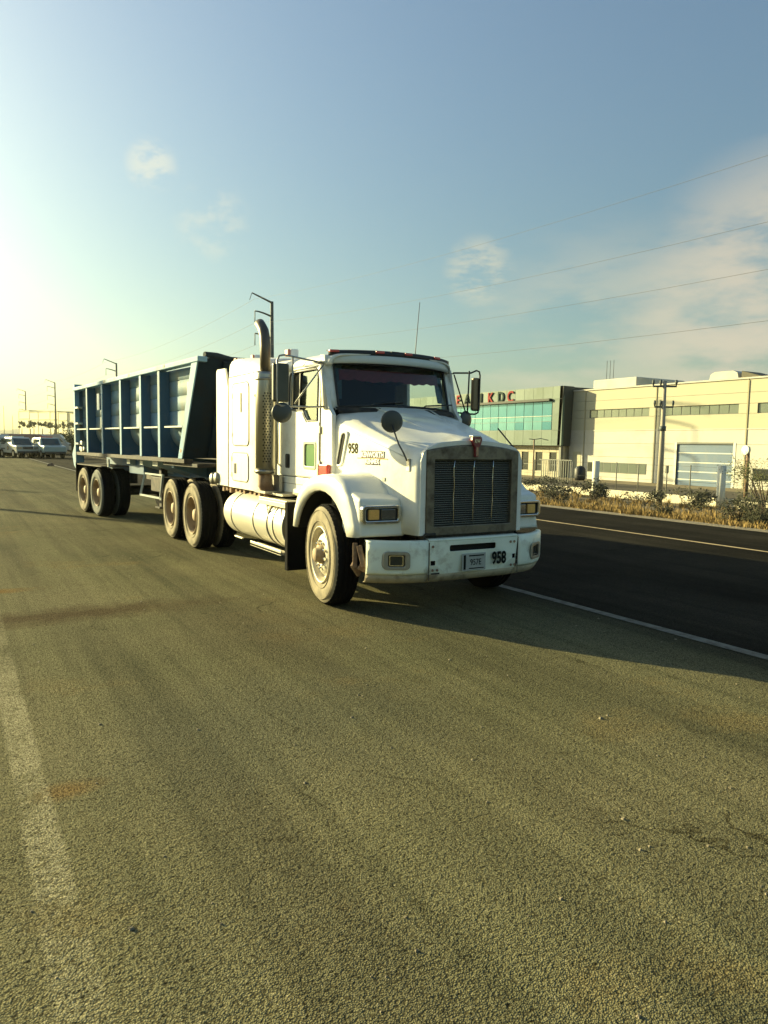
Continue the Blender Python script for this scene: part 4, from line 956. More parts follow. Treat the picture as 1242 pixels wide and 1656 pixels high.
def wheel(parent, loc, side, kind, tyre='dusty', steer=0, full=True):
    """local axis: outer face at x=0, body towards +x; side=+1 mirrors"""
    e = bpy.data.objects.new('wheel', None); col.objects.link(e); e.parent = parent; e.location = loc; e.empty_display_size = .1
    e.rotation_euler = (random.uniform(0, 6.28) if False else 0, 0, (math.pi if side > 0 else 0)+steer)
    oadd('tyre', WM['tyre_'+tyre], e)
    if kind == 'front':
        oadd('rim', WM['rim_front'], e); oadd('hub', WM['hub_front'], e)
        for k in range(10):
            a = 2*math.pi*(k+.3)/10; oadd('lug_nut', WM['nut'], e, (.018, .138*math.cos(a), .138*math.sin(a)))
        for k in range(2):
            a = R(-62 if k == 0 else 118)+R(125 if False else 0); a = R((205, 25)[k]-90)
            oadd('hand_hole', WM['hand'], e, (.036, .197*math.cos(a), .197*math.sin(a)), (0, R(-0), 0), (1, .9, 1.2))
    elif kind == 'rear':
        oadd('rim', WM['rim_rear'], e)
        if full:
            for k in range(10):
                a = 2*math.pi*k/10; oadd('lug_nut', WM['nutr'], e, (.14, .138*math.cos(a), .138*math.sin(a)))
            for k in range(4):
                a = R(45+90*k); oadd('hand_hole', WM['hand'], e, (.150, .20*math.cos(a), .20*math.sin(a)))
    return e
def tl_(x, y, z): return (x-T0[0], y-T0[1], z-T0[2])
WR = .517
wheel(truck, tl_(3.205, 6.71, WR), -1, 'front', steer=R(-7)); wheel(truck, tl_(mx(3.205), 6.71, WR), 1, 'front', steer=R(-7))
for y in (11.16, 12.44):
    for s in (-1, 1):
        o_x = 3.14 if s < 0 else mx(3.14)
        wheel(truck, tl_(o_x, y, WR), s, 'rear', full=(s < 0))
        wheel(truck, tl_(o_x-s*.33, y, WR), s, 'inner')

# ================================================================== TRAILER (local frame: +y to the rear, -x near side)
TA = R(6)
trailer = empty('tipper_trailer', (4.36, 11.85, 0), TA)
tag(trailer, 'blue ribbed tipper semi-trailer with dusty rounded tub, coupled behind the white tractor', 'trailer')
HX = 1.2; DP = .18
zt = lambda s: 2.90-.012*(s+.7)/.74*1.0*.1-(.09*(s+.7)/7.4)
q = MB()
# curved tub side sheets, one per bay, both sides
bays = [(-.42, 1.0), (1.12, 1.96), (2.08, 3.14), (3.26, 4.39), (4.51, 5.55), (5.67, 6.62)]
def tub_prof(side):
    x0 = HX-DP
    pts = [(x0, 2.84)]
    for k, z in enumerate((2.655, 2.40, 2.155)):
        pts += [(x0, z+.012), (x0-.014, z+.008), (x0-.014, z-.008), (x0, z-.012)]
    pts += [(x0, 1.86)]
    for i in range(1, 9):
        a = R(90*i/8); pts.append((x0-.42*(1-math.cos(a)), 1.86-.40*math.sin(a)))
    return [(side*x, z) for x, z in pts]
for sd_ in (-1, 1):
    for a, b_2 in bays:
        q = MB(); pf = tub_prof(sd_)
        rows = []
        for k in range(7):
            s_ = lerp(a-.13, b_2+.13, k/6); bul = .006*math.sin(math.pi*k/6)
            rows.append([(x+sd_*bul*(1 if z < 2.6 else .3), (lerp(.14-.43*(z-1.43), b_2+.13, k/6) if a < 0 else s_), z) for x, z in pf])
        q.loft(rows); q.build('tub_panel', M['tub'], trailer, solid=.006)
        if sd_ < 0:
            for zz in (1.885,):
                q = MB(); q.box(-HX-.004, -HX+DP+.02, (-.01 if a < 0 else a-.01), b_2-(.22 if a < 0 else .15), zz-.012, zz+.014); q.build('side_ledge', mat('ledge pale', (.34, .38, .35), .5) if a < 0 else bpy.data.materials['ledge pale'], trailer)
# ribs
for sd_ in (-1, 1):
    for s_ in (1.06, 2.02, 3.20, 4.45, 5.61):
        q = MB(); q.box(sd_*HX, sd_*(HX-.012), s_-.052, s_+.052, 1.37, 2.83); ro = q.build('rib', M['blue_face'], trailer, bevel=.004)
        q = MB(); q.box(sd_*(HX-.0125), sd_*(HX-DP-.01), s_-.050, s_-.040, 1.37, 2.83); q.box(sd_*(HX-.0125), sd_*(HX-DP-.01), s_+.040, s_+.050, 1.37, 2.83)
        q.prism([(HX-.0125, 1.37), (HX-.62, 1.37), (HX-.62, 1.46), (HX-DP-.36, 1.47), (HX-DP-.22, 1.52), (HX-DP-.08, 1.66), (HX-DP, 1.86), (HX-.0125, 1.86)], lambda u, v, w_: (sd_*u, w_, v), s_-.0505, s_-.046)
        q.build('rib_web', M['blue'], ro)  # webs darker than the rib face, their shade painted in
    # front post (slanted) and rear post
    D1 = .02
    q = MB(); q.hexa([(sd_*HX, .02, 1.37), (sd_*(HX-D1), .02, 1.37), (sd_*(HX-D1), .19, 1.37), (sd_*HX, .19, 1.37), (sd_*HX, -.66, 2.90), (sd_*(HX-D1), -.66, 2.90), (sd_*(HX-D1), -.42, 2.90), (sd_*HX, -.42, 2.90)]); fpo = q.build('front_post', M['blue_face'], trailer, bevel=.004)
    q = MB(); q.hexa([(sd_*(HX-D1-.001), .075, 1.37), (sd_*(HX-DP-.02), .075, 1.37), (sd_*(HX-DP-.02), .18, 1.37), (sd_*(HX-D1-.001), .18, 1.37), (sd_*(HX-D1-.001), -.60, 2.90), (sd_*(HX-DP-.02), -.60, 2.90), (sd_*(HX-DP-.02), -.43, 2.90), (sd_*(HX-D1-.001), -.43, 2.90)]); q.build('post_web', M['blue'], fpo)  # post web in dark blue, its shade put into the paint
    q = MB(); q.box(sd_*HX, sd_*(HX-.18), 6.62, 6.74, 1.12, 2.92); q.build('rear_post', M['blue_face'], trailer, bevel=.004)
    q = MB(); q.prism([(6.745, 1.62), (7.02, 1.30), (6.90, 1.06), (6.745, .98)], lambda u, v, w_: (sd_*w_, u, v), HX-.02, HX-.10); q.build('tail_bracket', M['blue_face'], trailer)
    # top rail
    q = MB(); q.hexa([(sd_*(HX+.015), -.70, 2.855), (sd_*(HX-.14), -.70, 2.855), (sd_*(HX-.14), 6.75, 2.765), (sd_*(HX+.015), 6.75, 2.765), (sd_*(HX+.015), -.70, 2.935), (sd_*(HX-.14), -.70, 2.935), (sd_*(HX-.14), 6.75, 2.845), (sd_*(HX+.015), 6.75, 2.845)]); q.build('top_rail', M['blue_face'], trailer, bevel=.012)
    # bottom rail
    q = MB(); q.box(sd_*(HX-.01), sd_*(HX-.16), -.05, 6.74, 1.30, 1.368); q.build('bottom_rail', M['dark'], trailer, bevel=.004)
    # rear quarter fittings
    for z in (2.38, 2.02, 1.56):
        q = MB(); q.box(sd_*(HX+.012), sd_*(HX-.10), 6.34, 6.62, z-.02, z+.02); lo_ = q.build('gate_latch', bpy.data.materials['ledge pale'], trailer)
        q = MB(); q.tube([(sd_*(HX-.02), 6.30, z-.05), (sd_*(HX+.01), 6.22, z-.02), (sd_*(HX-.02), 6.16, z-.06)], .016, 6); q.build('latch_hook', M['dark'], lo_)
    q = MB()
    for k in range(3): q.lathe((sd_*(HX-.05), 6.02+.16*k, 1.44+.05*(k % 2)), (sd_, 0, 0), [(-.04, 0), (-.04, .05), (.03, .05), (.03, 0)], 12)
    q.box(sd_*(HX-.1), sd_*(HX-.02), 6.15, 6.3, 1.38, 1.62)
    q.build('hydraulic_fittings', M['steel'], trailer, bevel=.005)
    q = MB(); q.box(sd_*HX*.999, sd_*(HX-.15), 4.62, 4.80, 2.28, 2.62); q.build('side_box', M['blue'], trailer)
# front wall slanted, rear gate, floor
q = MB(); q.hexa([(-HX+.02, .0, 1.38), (HX-.02, .0, 1.38), (HX-.02, .04, 1.38), (-HX+.02, .04, 1.38), (-HX+.02, -.65, 2.92), (HX-.02, -.65, 2.92), (HX-.02, -.61, 2.92), (-HX+.02, -.61, 2.92)])
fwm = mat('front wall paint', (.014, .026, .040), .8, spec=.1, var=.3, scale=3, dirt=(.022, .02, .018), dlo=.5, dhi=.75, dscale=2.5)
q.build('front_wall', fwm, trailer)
for x in (-.75, 0, .75):
    q = MB(); q.beam((x, -.035, 1.40), (x, -.69, 2.88), .09, .06, (0, 1, 0)); q.build('front_wall_rib', fwm, trailer)
q = MB(); q.box(-HX+.1, HX-.1, 6.62, 6.68, 1.3, 2.80); q.build('tail_gate', M['blue'], trailer)
q = MB(); q.box(-.5, .5, .05, 6.6, 1.37, 1.44); q.build('tub_floor', M['blue'], trailer)
# tarp roll on the front wall
q = MB(); q.tube([(-1.05+i*.21, -.56+.03*math.sin(i*2.2), 2.955+.03*math.sin(i*1.3+1)) for i in range(11)], [.045+.012*math.sin(i*2.7) for i in range(11)], 10); q.build('rolled_tarp', M['tarp'], trailer)
for s_ in (.75, 2.6, 4.2):
    q = MB(); q.box(-HX-.02, -HX+.06, s_-.05, s_+.05, zt(s_)-.02, zt(s_)+.035); q.build('tarp_hook', mat('hook', (.35, .33, .25), .7) if s_ == .75 else bpy.data.materials['hook'], trailer, bevel=.01)
q = MB(); q.box(-HX+DP-.012, -HX+DP-.006, -.24, .20, 2.42, 2.61); q.build('placard', M['sticker'], trailer)
q = MB(); q.lathe((-HX-.001, .06, 1.50), (-1, 0, 0), [(0, .035), (.004, 0)], 12); q.build('reflector', mat('rust mark', (.35, .16, .08), .7), trailer)
# chassis under the tub
q = MB()
for sx in (-.42, .42): q.box(sx-.05, sx+.05, .1, 6.75, .98, 1.295)
for s_ in (.2, 1.4, 2.6, 3.6, 4.4, 5.56, 6.7): q.box(-.37, .37, s_-.05, s_+.05, 1.0, 1.25)
q.build('trailer_frame', M['blue'], trailer)
q = MB(); q.box(-1.12, 1.12, -.42, 1.1, 1.24, 1.298); q.build('kingpin_plate', M['dark'], trailer, bevel=.006)
for s_, w_ in ((.75, .10), (1.55, .26), (2.35, .16), (3.1, .2)):
    q = MB(); q.hexa([(-1.06, s_, 1.20), (-.47, s_, 1.02), (-.47, s_+w_, 1.02), (-1.06, s_+w_, 1.20), (-1.06, s_, 1.298), (-.47, s_, 1.298), (-.47, s_+w_, 1.298), (-1.06, s_+w_, 1.298)]); q.build('outrigger', bpy.data.materials['ledge pale'] if w_ > .15 else M['blue_face'], trailer)
q = MB(); q.box(-.95, -.48, 2.62, 3.5, 1.0, 1.28); q.build('tool_box', M['blue'], trailer, bevel=.01)
# landing gear
lg = MB()
for sx in (-.85, .85):
    lg.box(sx-.06, sx+.06, 1.78, 1.90, .45, 1.30); lg.box(sx-.12, sx+.12, 1.72, 1.96, .42, .45)
lg.box(-.85, .85, 1.81, 1.87, .92, .98)
lgo = lg.build('landing_gear', M['dark'], trailer, bevel=.006)
q = MB()
for s_ in (1.40, 2.34): q.beam((-1.0, s_+.04, 1.06), (-1.06, s_+(.02 if s_ < 2 else .16), .63), .02, .045)
q.beam((-1.06, 1.36, .635), (-1.06, 2.52, .635), .02, .035); q.beam((-1.0, 1.40, 1.04), (-1.0, 2.4, 1.04), .02, .03)
q.build('side_guard', bpy.data.materials['ledge pale'], trailer)
q = MB(); q.box(-.98, -.6, 1.50, 2.15, .72, 1.0); q.build('battery_box', M['dark'], trailer, bevel=.02)
q = MB(); q.lathe((-1.0, 1.3, .60), (1, 0, 0), [(0, 0), (0, .09), (.3, .09), (.3, 0)], 16); q.build('air_tank', M['rust'], trailer)
q = MB()
for s_ in (5.04, 6.12): q.tube([(-.8, s_, .52), (.8, s_, .52)], .08, 10)
q.box(-.55, -.40, 4.7, 6.5, .72, .98); q.box(.40, .55, 4.7, 6.5, .72, .98); q.build('trailer_axles', M['dark'], trailer)
q = MB(); q.box(-1.18, -.6, 6.72, 6.75, .45, 1.10); q.box(.6, 1.18, 6.72, 6.75, .45, 1.10); q.build('rear_mud_flap', M['tread'], trailer)
q = MB(); q.box(-1.19, -.56, 4.60, 6.58, 1.08, 1.10); q.build('wheel_guard', M['dark'], trailer)
q = MB(); q.box(-HX, -HX+.03, 4.05, 4.14, 1.10, 1.26); q.build('side_tag', bpy.data.materials['ledge pale'], trailer)
for k, s_ in enumerate((5.04, 6.12)):
    for s in (-1, 1):
        wheel(trailer, (s*1.19, s_, WR), s, 'rear', tyre='dark' if k == 0 else 'dusty', full=(s < 0))
        wheel(trailer, (s*(1.19-.33), s_, WR), s, 'inner', tyre='dark')

# ================================================================== BUILDINGS
BX = 60.0
wh = empty('warehouse', (BX, 40, -1.75), world=True)
tag(wh, 'long cream warehouse with strip windows and a blue roller door behind the roadside fence', 'building')
def wbox(name, y0, y1, z0, z1, mt, x0=BX, x1=BX+.3, parent=wh, bevel=0):
    q = MB(); q.box(x0, x1, y0, y1, z0, z1); return q.build(name, mt, parent, bevel=bevel)
q = MB(); q.box(BX+.36, BX+60, 6, 60.7, -1.75, 7.5); q.build('building_core', M['wall2'], wh)
seams = [6, 19.0, 29.2, 39.3, 49.0, 58.4, 60.7]
doors = (41.0-.55, 46.35)   # roller door y range
wins_hi = [(48.9+.9, 57.75), (40.15, 48.15), (30.2, 38.4), (20, 28.3)]
levels = [-1.75, -.55, .75, 2.15, 3.5, 4.87-.0, 5.74, 6.7, 7.86]
def subtract(y0, y1, holes):
    segs = [(y0, y1)]
    for a, b_2 in holes:
        ns = []
        for s0, s1 in segs:
            if b_2 <= s0 or a >= s1: ns.append((s0, s1)); continue
            if a > s0: ns.append((s0, a))
            if b_2 < s1: ns.append((b_2, s1))
        segs = ns
    return segs
lowwins = [(49.85, 57.75), (35.4, 38.5)]
for i in range(len(seams)-1):
    y0, y1 = seams[i]+.05, seams[i+1]-.05
    for k in range(len(levels)-1):
        z0, z1 = levels[k], levels[k+1]
        holes = []
        if z0 >= 4.8 and z1 <= 5.8: holes += wins_hi
        if z1 <= 2.2: holes += [doors]
        if k == 1: holes += []
        for a, b_2 in subtract(y0, y1, holes):
            if b_2-a < .1: continue
            wbox('wall_panel', a, b_2, z0+.012, z1-.012, M['wall'] if z1 < 3.6 else M['wall2'], BX+.004*(k % 2), BX+.35)
wbox('joint_backing', 6, 63.1, -1.75, 4.86, M['wallgap'], BX+.05, BX+.34) if False else None
q = MB(); q.box(BX-.12, BX+.5, 6, 60.4, 7.86, 8.0); q.build('parapet_cap', M['wall'], wh)
wbox('belt_course', 6, 60.6, 3.47, 3.56, M['wall'], BX-.05, BX+.02)
for s_ in seams[1:-1]: wbox('downpipe', s_-.06, s_+.06, -1.75, 7.75, M['wallgap'], BX-.06, BX+.05)
for a, b_2 in wins_hi:
    n = 8; f = wbox('strip_window', a, b_2, 4.87, 5.74, M['frame'], BX+.16, BX+.2)
    for k in range(n):
        y0 = lerp(a, b_2, k/n)+.05; y1 = lerp(a, b_2, (k+1)/n)-.05; wbox('pane', y0, y1, 4.93, 5.68, M['bldglass'], BX+.13, BX+.155, f)
f = wbox('strip_window', 49.85, 57.75, -.95, .14, M['frame'], BX-.02, BX-.005)
for k in range(7):
    y0 = lerp(49.85, 57.75, k/7)+.05; y1 = lerp(49.85, 57.75, (k+1)/7)-.05; wbox('pane', y0, y1, -.89, .08, M['winddark'] if k in (6,) else M['bldglass'], BX-.035, BX-.022, f)
f = wbox('strip_window', 35.4, 38.5, -1.0, .1, M['frame'], BX-.02, BX-.005); wbox('pane', 35.5, 38.4, -.92, .02, M['winddark'], BX-.035, BX-.022, f)
wbox('small_window', 47.2, 47.5, -.7, .05, M['winddark'], BX-.03, BX-.005)
f = wbox('roller_door', doors[0], doors[1], -1.75, 2.15, M['rollup'], BX+.12, BX+.2)
for z in (.42+.9, .42, -.45, -1.2): wbox('door_rail', doors[0]+.1, doors[1]-.1, z-.045, z+.045, M['alu'], BX+.09, BX+.118, f)
for k in range(24): wbox('door_slat', doors[0]+.02, doors[1]-.02, -1.74+k*.162, -1.74+k*.162+.15, M['rollup'], BX+.105+.002*(k % 2), BX+.119, f)
wbox('door_jamb', doors[1]-.0, doors[1]+.25, -1.75, 2.3, M['alu'], BX-.03, BX+.11); wbox('door_jamb', doors[0]-.25, doors[0], -1.75, 2.3, M['alu'], BX-.03, BX+.11); wbox('door_header', doors[0], doors[1], 2.15, 2.32, M['frame'], BX-.04, BX+.11)
wbox('side_door', 58.8, 60.0, -1.75, 1.2, M['wall2'], BX-.02, BX-.004)
# roof units
q = MB(); q.box(BX+4, BX+12, 55.0, 61.2, 7.6, 9.4); q.build('roof_unit', M['wall'], wh, bevel=.1)
for k in range(3):
    q = MB(); q.tube([(BX+5, 60.2-.5*k, 9.4), (BX+5, 60.2-.5*k, 11.6)], .03, 5); q.build('roof_mast', M['pylon'], wh)
q = MB(); q.prism([(-3.2, 0), (3.2, 0), (3.2, 1.6), (2.9, 2.3), (2.0, 2.55), (-2.0, 2.55), (-2.9, 2.3), (-3.2, 1.6)], lambda u, v, w_: (w_, 46.0+u*.50, 7.3+v*.82), BX+6, BX+9); q.build('roof_unit', M['wall'], wh)
q = MB(); q.prism([(-2.2, 0), (2.2, 0), (2.2, .9), (-2.2, 1.2)], lambda u, v, w_: (w_, 44.0-u*.9-1.9, 7.4+v*0+max(0, (1.9 if u < 0 else (.9 if v == 0 else .9)))*(v/1.2)), BX+6, BX+9) ; q.build('roof_lean_to', M['roofgrey'], wh)

GX = 58.2; GK = 58.2/55
def gm(y, z): return y*GK, 1.65+(z-1.65)*GK
gb_ = empty('green_office_building', (GX, 75, -1.6), world=True)
tag(gb_, 'green clad office block with turquoise curtain wall and TEAMKDC sign, left of the warehouse', 'building')
def gbox(name, y0, y1, z0, z1, mt, x0=GX, x1=GX+.3, parent=gb_, bevel=0):
    y0, z0 = gm(y0, z0); y1, z1 = gm(y1, z1)
    q = MB(); q.box(x0, x1, y0, y1, z0, z1); return q.build(name, mt, parent, bevel=bevel)
gbox('upper_block', 57.5, 104, 1.82, 8.0, M['greendark'], GX+.3, GX+30)
# return wall flaring to the warehouse, its shade painted as near-black green
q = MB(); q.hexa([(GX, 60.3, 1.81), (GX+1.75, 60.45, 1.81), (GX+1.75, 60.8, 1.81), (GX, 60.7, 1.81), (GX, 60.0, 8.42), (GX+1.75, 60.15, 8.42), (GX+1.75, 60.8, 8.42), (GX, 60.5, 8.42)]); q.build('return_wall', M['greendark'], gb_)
q = MB(); q.box(GX+1.76, GX+28, 60.5, 60.8, 8.03, 8.40); q.build('return_parapet', M['greendark'], gb_)
ypan = [56.75+i*1.5 for i in range(33)]
def clad(z0, z1, y_from, y_to, xo=0):
    y = y_from
    i = 0
    while y < y_to-.2:
        y1 = min(y+1.5, y_to); gbox('cladding_panel', y+.015, y1-.015, z0+.012, z1-.012, M['gas'] if (i*7+int(z0*3)) % 4 else M['gas2'], GX+.004*(i % 2)+xo, GX+.29); y = y1; i += 1
clad(6.72, 8.06, 56.75, 104); clad(1.82, 3.44, 56.75, 104); clad(3.44, 6.72, 56.75, 58.45)
clad(3.44, 6.72, 98.5, 104)
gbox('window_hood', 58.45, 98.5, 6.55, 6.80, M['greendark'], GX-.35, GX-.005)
cw = gbox('curtain_wall', 58.45, 98.5, 3.44, 6.56, M['frame'], GX+.24, GX+.29)
n = 27
for k in range(n):
    y0 = lerp(58.5, 98.4, k/n); y1 = lerp(58.5, 98.4, (k+1)/n)
    for z0, z1, mm in ((5.0, 6.5, M['curtainwall']), (4.42, 4.96, M['curtainwall2']), (3.5, 4.38, M['curtainwall2'] if k % 3 else M['curtainwall'])):
        gbox('pane', y0+.04, y1-.04, z0, z1, mm, GX+.20+.006*((k*5) % 3), GX+.235, cw)
gbox('transom', 58.45, 98.5, 4.96, 5.0, M['alu'], GX+.12, GX+.20, cw)
# ground floor
gf_ = gbox('ground_floor_core', 57.6, 104, -1.75, 1.78, M['wallgap'], GX+1.3, GX+28)
def tileadd(y0, y1, z0, z1): gbox('stone_tile', y0+.015, y1-.015, z0+.012, z1-.012, M['tiles'], GX+.95+.006*(int(y0*3+z0*5) % 3), GX+1.3)
gw = [(58.3, 59.4), (60.5, 61.6), (62.75, 63.9), (65.2, 66.4), (67.7, 68.9)]
y = 57.4
edges = [57.4]
for a, b_2 in gw: edges += [a, b_2]
edges += [71.5, 74.5, 78, 82, 86, 90, 95, 100]
for i in range(len(edges)-1):
    a, b_2 = edges[i], edges[i+1]; iswin = (a, b_2) in gw
    for z0, z1 in ((-1.75, -.95), (-.95, -.1), (-.1, 1.1), (1.1, 1.8)):
        if iswin and z0 > -1 and z1 < 1.2: continue
        tileadd(a, b_2, z0, z1)
for a, b_2 in gw:
    f = gbox('window', a, b_2, -.95, 1.1, M['frame'], GX+1.1, GX+1.15); gbox('pane', a+.07, b_2-.07, -.2, 1.03, M['winddark'], GX+1.06, GX+1.095, f); gbox('pane', a+.07, b_2-.07, -.88, -.28, M['winddark'], GX+1.06, GX+1.095, f)
gbox('corner_column', 57.05, 57.35, -1.75, 1.78, M['frame'], GX+.3, GX+.6)
# sign letters
sy = 73.6
so = empty('rooftop_sign', (GX-.4, 68, 7.1), world=True)
for ch, yy, mt in (('T', 76.8, 'signdark'), ('E', 75.0, 'signred'), ('A', 73.2, 'signdark'), ('M', 70.8, 'signdark'), ('K', 68.6, 'signred'), ('D', 66.7, 'signdark'), ('C', 65.0, 'signred')):
    put_text('sign_letter', ch, 1.8, M[mt], (GX-.10, yy*GK, 7.58), (0, -1, 0), (0, 0, 1), so, bold=.03, depth=.04, xs=.95)
q = MB(); q.box(GX-.10, GX-.03, 64.2*GK, 77.8*GK, 7.02, 7.08); q.build('sign_rail', M['pylon'], so)
tag(so, 'red and dark channel letters reading TEAMKDC high on the green building', 'sign')

# far hangar on the left
def gpt(px, py, dist):   # helper for my own layout: world point at a distance along the horizontal direction of a heading
    a = YAW+math.atan((px-621)/1180); return dist*math.sin(a), dist*math.cos(a)
NA = R(255); HD = 98.0
def hp(px): a = YAW+math.atan((px-621)/1180); r = HD/math.cos(NA-math.pi-a); return Vector((r*math.sin(a), r*math.cos(a), 0)), r
p0, _ = hp(32)
hg = empty('far_warehouse', tuple(p0), 0, world=True)
tag(hg, 'pale yellow factory hall far down the road behind a row of small trees', 'building')
hm = mat('far hall wall', (.82, .78, .50), .8, var=.05, scale=.2); hm2 = mat('far hall band', (.52, .50, .30), .8)
nin = Vector((-math.sin(NA), -math.cos(NA), 0))
pxs = [32, 49, 63, 82, 95, 110, 128, 160]
for k in range(len(pxs)-1):
    a, r0 = hp(pxs[k]); b_2, r1 = hp(pxs[k+1]); hh = 1.65+40*r1/1180*(1.0, .97, 1.0, 1, .98, .97, .97)[k]
    d = (b_2-a).normalized(); a2 = a+d*.25
    def blk(p, q_, t0, t1, z0, z1):
        vv = [p+nin*t0, q_+nin*t0, q_+nin*t1, p+nin*t1]; return [(v.x, v.y, z0) for v in vv]+[(v.x, v.y, z1) for v in vv]
    q = MB(); q.hexa(blk(a2, b_2, 0, 25, 0, hh)); q.build('wall_bay', hm, hg)
    q = MB(); q.hexa(blk(a2, b_2, -.1, -.01, hh*.74, hh*.78)); q.hexa(blk(a2, b_2, -.12, 25.1, hh+.01, hh+.3)); q.hexa(blk(a, a2-d*.01, -.08, 25, 0, hh)); q.build('wall_band', hm2, hg)

# ================================================================== POLES, PYLONS, WIRES
def utility_pole(x, y, zb, label, hgt=6.45):
    t = empty('utility_pole', (x, y, zb)); tag(t, label, 'utility pole')
    q = MB(); q.tube([(0, 0, 0), (0, 0, hgt)], [.17, .09], 12); q.build('pole', M['concrete'], t)
    d = Vector((.80, -.60, 0))
    for z, hw in ((hgt-.28, .60), (hgt-1.35, .48)):
        q = MB(); q.beam(-d*hw+Vector((0, 0, z)), d*hw+Vector((0, 0, z)), .09, .09); c = q.build('crossarm', M['pylon'], t)
        for s_ in (-1, -.35, 1):
            p = d*hw*s_*.97; q = MB(); q.tube([(p.x, p.y, z+.04), (p.x, p.y, z+.20), (p.x, p.y, z+.34)], [.03, .07, .05], 8); q.build('insulator', M['pylon'], c)
    q = MB(); q.lathe((.0, .0, hgt-2.6), (0, 0, 1), [(0, 0), (0, .17), (.25, .17), (.25, 0)], 10); q.build('pole_band', M['pylon'], t)
    return t
utility_pole(32.3, 25.9, -1.25, 'concrete utility pole with two crossarms standing at the fence before the warehouse')
def street_lamp():
    t = empty('street_lamp', (47.5, 52.6, -1.6)); tag(t, 'thin twin-armed street lamp in front of the green building', 'street lamp')
    q = MB(); q.tube([(0, 0, 0), (0, 0, 4.0)], .07, 8); q.build('pole', M['rust'], t)
    q = MB(); q.tube([(0, 0, 3.95), (.5, -.35, 4.05), (1.1, -.75, 3.9)], .04, 6); q.tube([(0, 0, 3.95), (-.4, .3, 4.0)], .04, 6); q.build('lamp_arm', M['pylon'], t)
street_lamp()
t = empty('floodlight_pole', (46.0, 29.9, -1.55)); tag(t, 'brown steel post with a round floodlight head beside the blue roller door', 'lamp')
q = MB(); q.tube([(0, 0, 0), (0, 0, 3.45)], [.14, .11], 10); q.build('post', M['rust'], t)
q = MB(); q.lathe((-.25, 0, 3.2), (-1, .2, .1), [(-.25, .12), (-.1, .30), (.08, .34), (.10, .30), (.05, 0)], 16); q.build('lamp_head', M['alu'], t)
def pylon(x, y, hgt, mt, label, full=True):
    t = empty('power_pylon', (x, y, -.5)); tag(t, label, 'power pylon', 'steel pylons carrying the power line')
    q = MB(); q.tube([(0, 0, 0), (0, 0, hgt)], [.42, .20], 10); q.build('pole', mt, t)
    for k, (z, dz_, ln) in enumerate(((hgt-.15, .95, 2.7), (hgt-1.9, .5, 2.3), (hgt-4.7, .5, 2.3), (hgt-7.5, .5, 2.3))):
        pts = [(0, 0, z)]+[(-ln*f, 0, z+dz_*(f if k == 0 else math.sin(f*1.5))) for f in (.25, .5, .75, 1)]
        q = MB(); q.tube(pts, [.14, .12, .11, .10, .08], 6); a = q.build('arm', mt, t)
        if k: q = MB(); q.tube([(-ln, 0, z+dz_), (-ln, 0, z+dz_-1.5)], .06, 6); q.build('insulator', mt, a)
        else: q = MB(); q.tube([(-ln, 0, z+dz_), (-ln-.3, 0, z+dz_-.9)], .04, 5); q.build('insulator', mt, a)
    return t
PY = [(36, 90, 20.2), (33.5, 180, 20.0), (29.5, 262, 20.6), (25.2, 318, 20.6)]
plab = ['dark steel pylon with curved arms rising behind the truck sleeper', 'steel pylon with curved arms above the middle of the blue trailer', 'steel pylon before the far yellow hall just left of the trailer', 'most distant steel pylon at the left corner of the far yellow hall']
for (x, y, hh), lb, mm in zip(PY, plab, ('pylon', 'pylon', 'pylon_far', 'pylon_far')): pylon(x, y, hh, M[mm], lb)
allp = [(36, -78, 20.2)]+PY
wl_ = ['uppermost ground wire of the pylon line', 'second wire of the pylon line', 'third wire of the pylon line', 'lowest wire of the pylon line']
for k, (dz_, sag) in enumerate(((.1, 4.4), (-2.9, 4.5), (-5.7, 3.9), (-8.5, 3.5))):
    q = MB()
    for i in range(len(allp)-1):
        (x0, y0, h0), (x1, y1, h1) = allp[i], allp[i+1]
        span = math.hypot(x1-x0, y1-y0); sg = sag*(span/168)**2
        pts = [(lerp(x0, x1, f)-2.3, lerp(y0, y1, f), lerp(h0, h1, f)-.5+dz_-4*sg*f*(1-f)) for f in [j/24 for j in range(25)]]
        q.tube(pts, .009 if i == 0 else .016, 4, cap=False)
    o = q.build('overhead_wire', M['wire']); tag(o, wl_[k]+' crossing the sky towards the right', 'wire')
# thin far posts on the left
for i, (px, d, hh) in enumerate(((8, 200, 9.5), (22, 230, 8))):
    x, y = gpt(px, 0, d); q = MB(); q.tube([(x, y, 0), (x, y, hh)], [.09, .05], 6)
    tag(q.build('far_post', M['pylon_far']), ('leftmost thin grey post above the far parked vehicles', 'thin grey post between the leftmost post and the most distant pylon')[i], 'post')

# ================================================================== FENCE
FX = 34.0
fence = empty('roadside_fence', (FX, 20, -1.3), world=True)
tag(fence, 'low white wall with round white posts and thin mesh posts in front of the warehouse', 'fence')
for i in range(15):
    y0 = 4+i*6.2; q = MB(); q.box(FX, FX+.2, y0+.012, y0+6.188, -1.55, -.85+.02*math.sin(i*2.3)); q.build('wall_block', M['fencewall'], fence, bevel=.02)
for y in (14.5, 23.4, 31.9, 40.5, 49, 58, 67, 76):
    q = MB(); q.tube([(FX-.12, y, -1.55), (FX-.12, y, .86)], .21, 14); q.build('round_post', M['fencepost'], fence)
i = 0; y = 6.0
while y < 84:
    q = MB(); q.tube([(FX+.1, y, -.9), (FX+.1, y, .78+.04*math.sin(i*1.9))], .035, 6); q.build('mesh_post', M['fencerail'], fence); y += 1.75+.25*math.sin(i*2.7); i += 1
for z in (.74, -.1):
    q = MB(); q.tube([(FX+.1, 6, z), (FX+.1, 84, z)], .007, 4); q.build('fence_wire', M['fencerail'], fence)
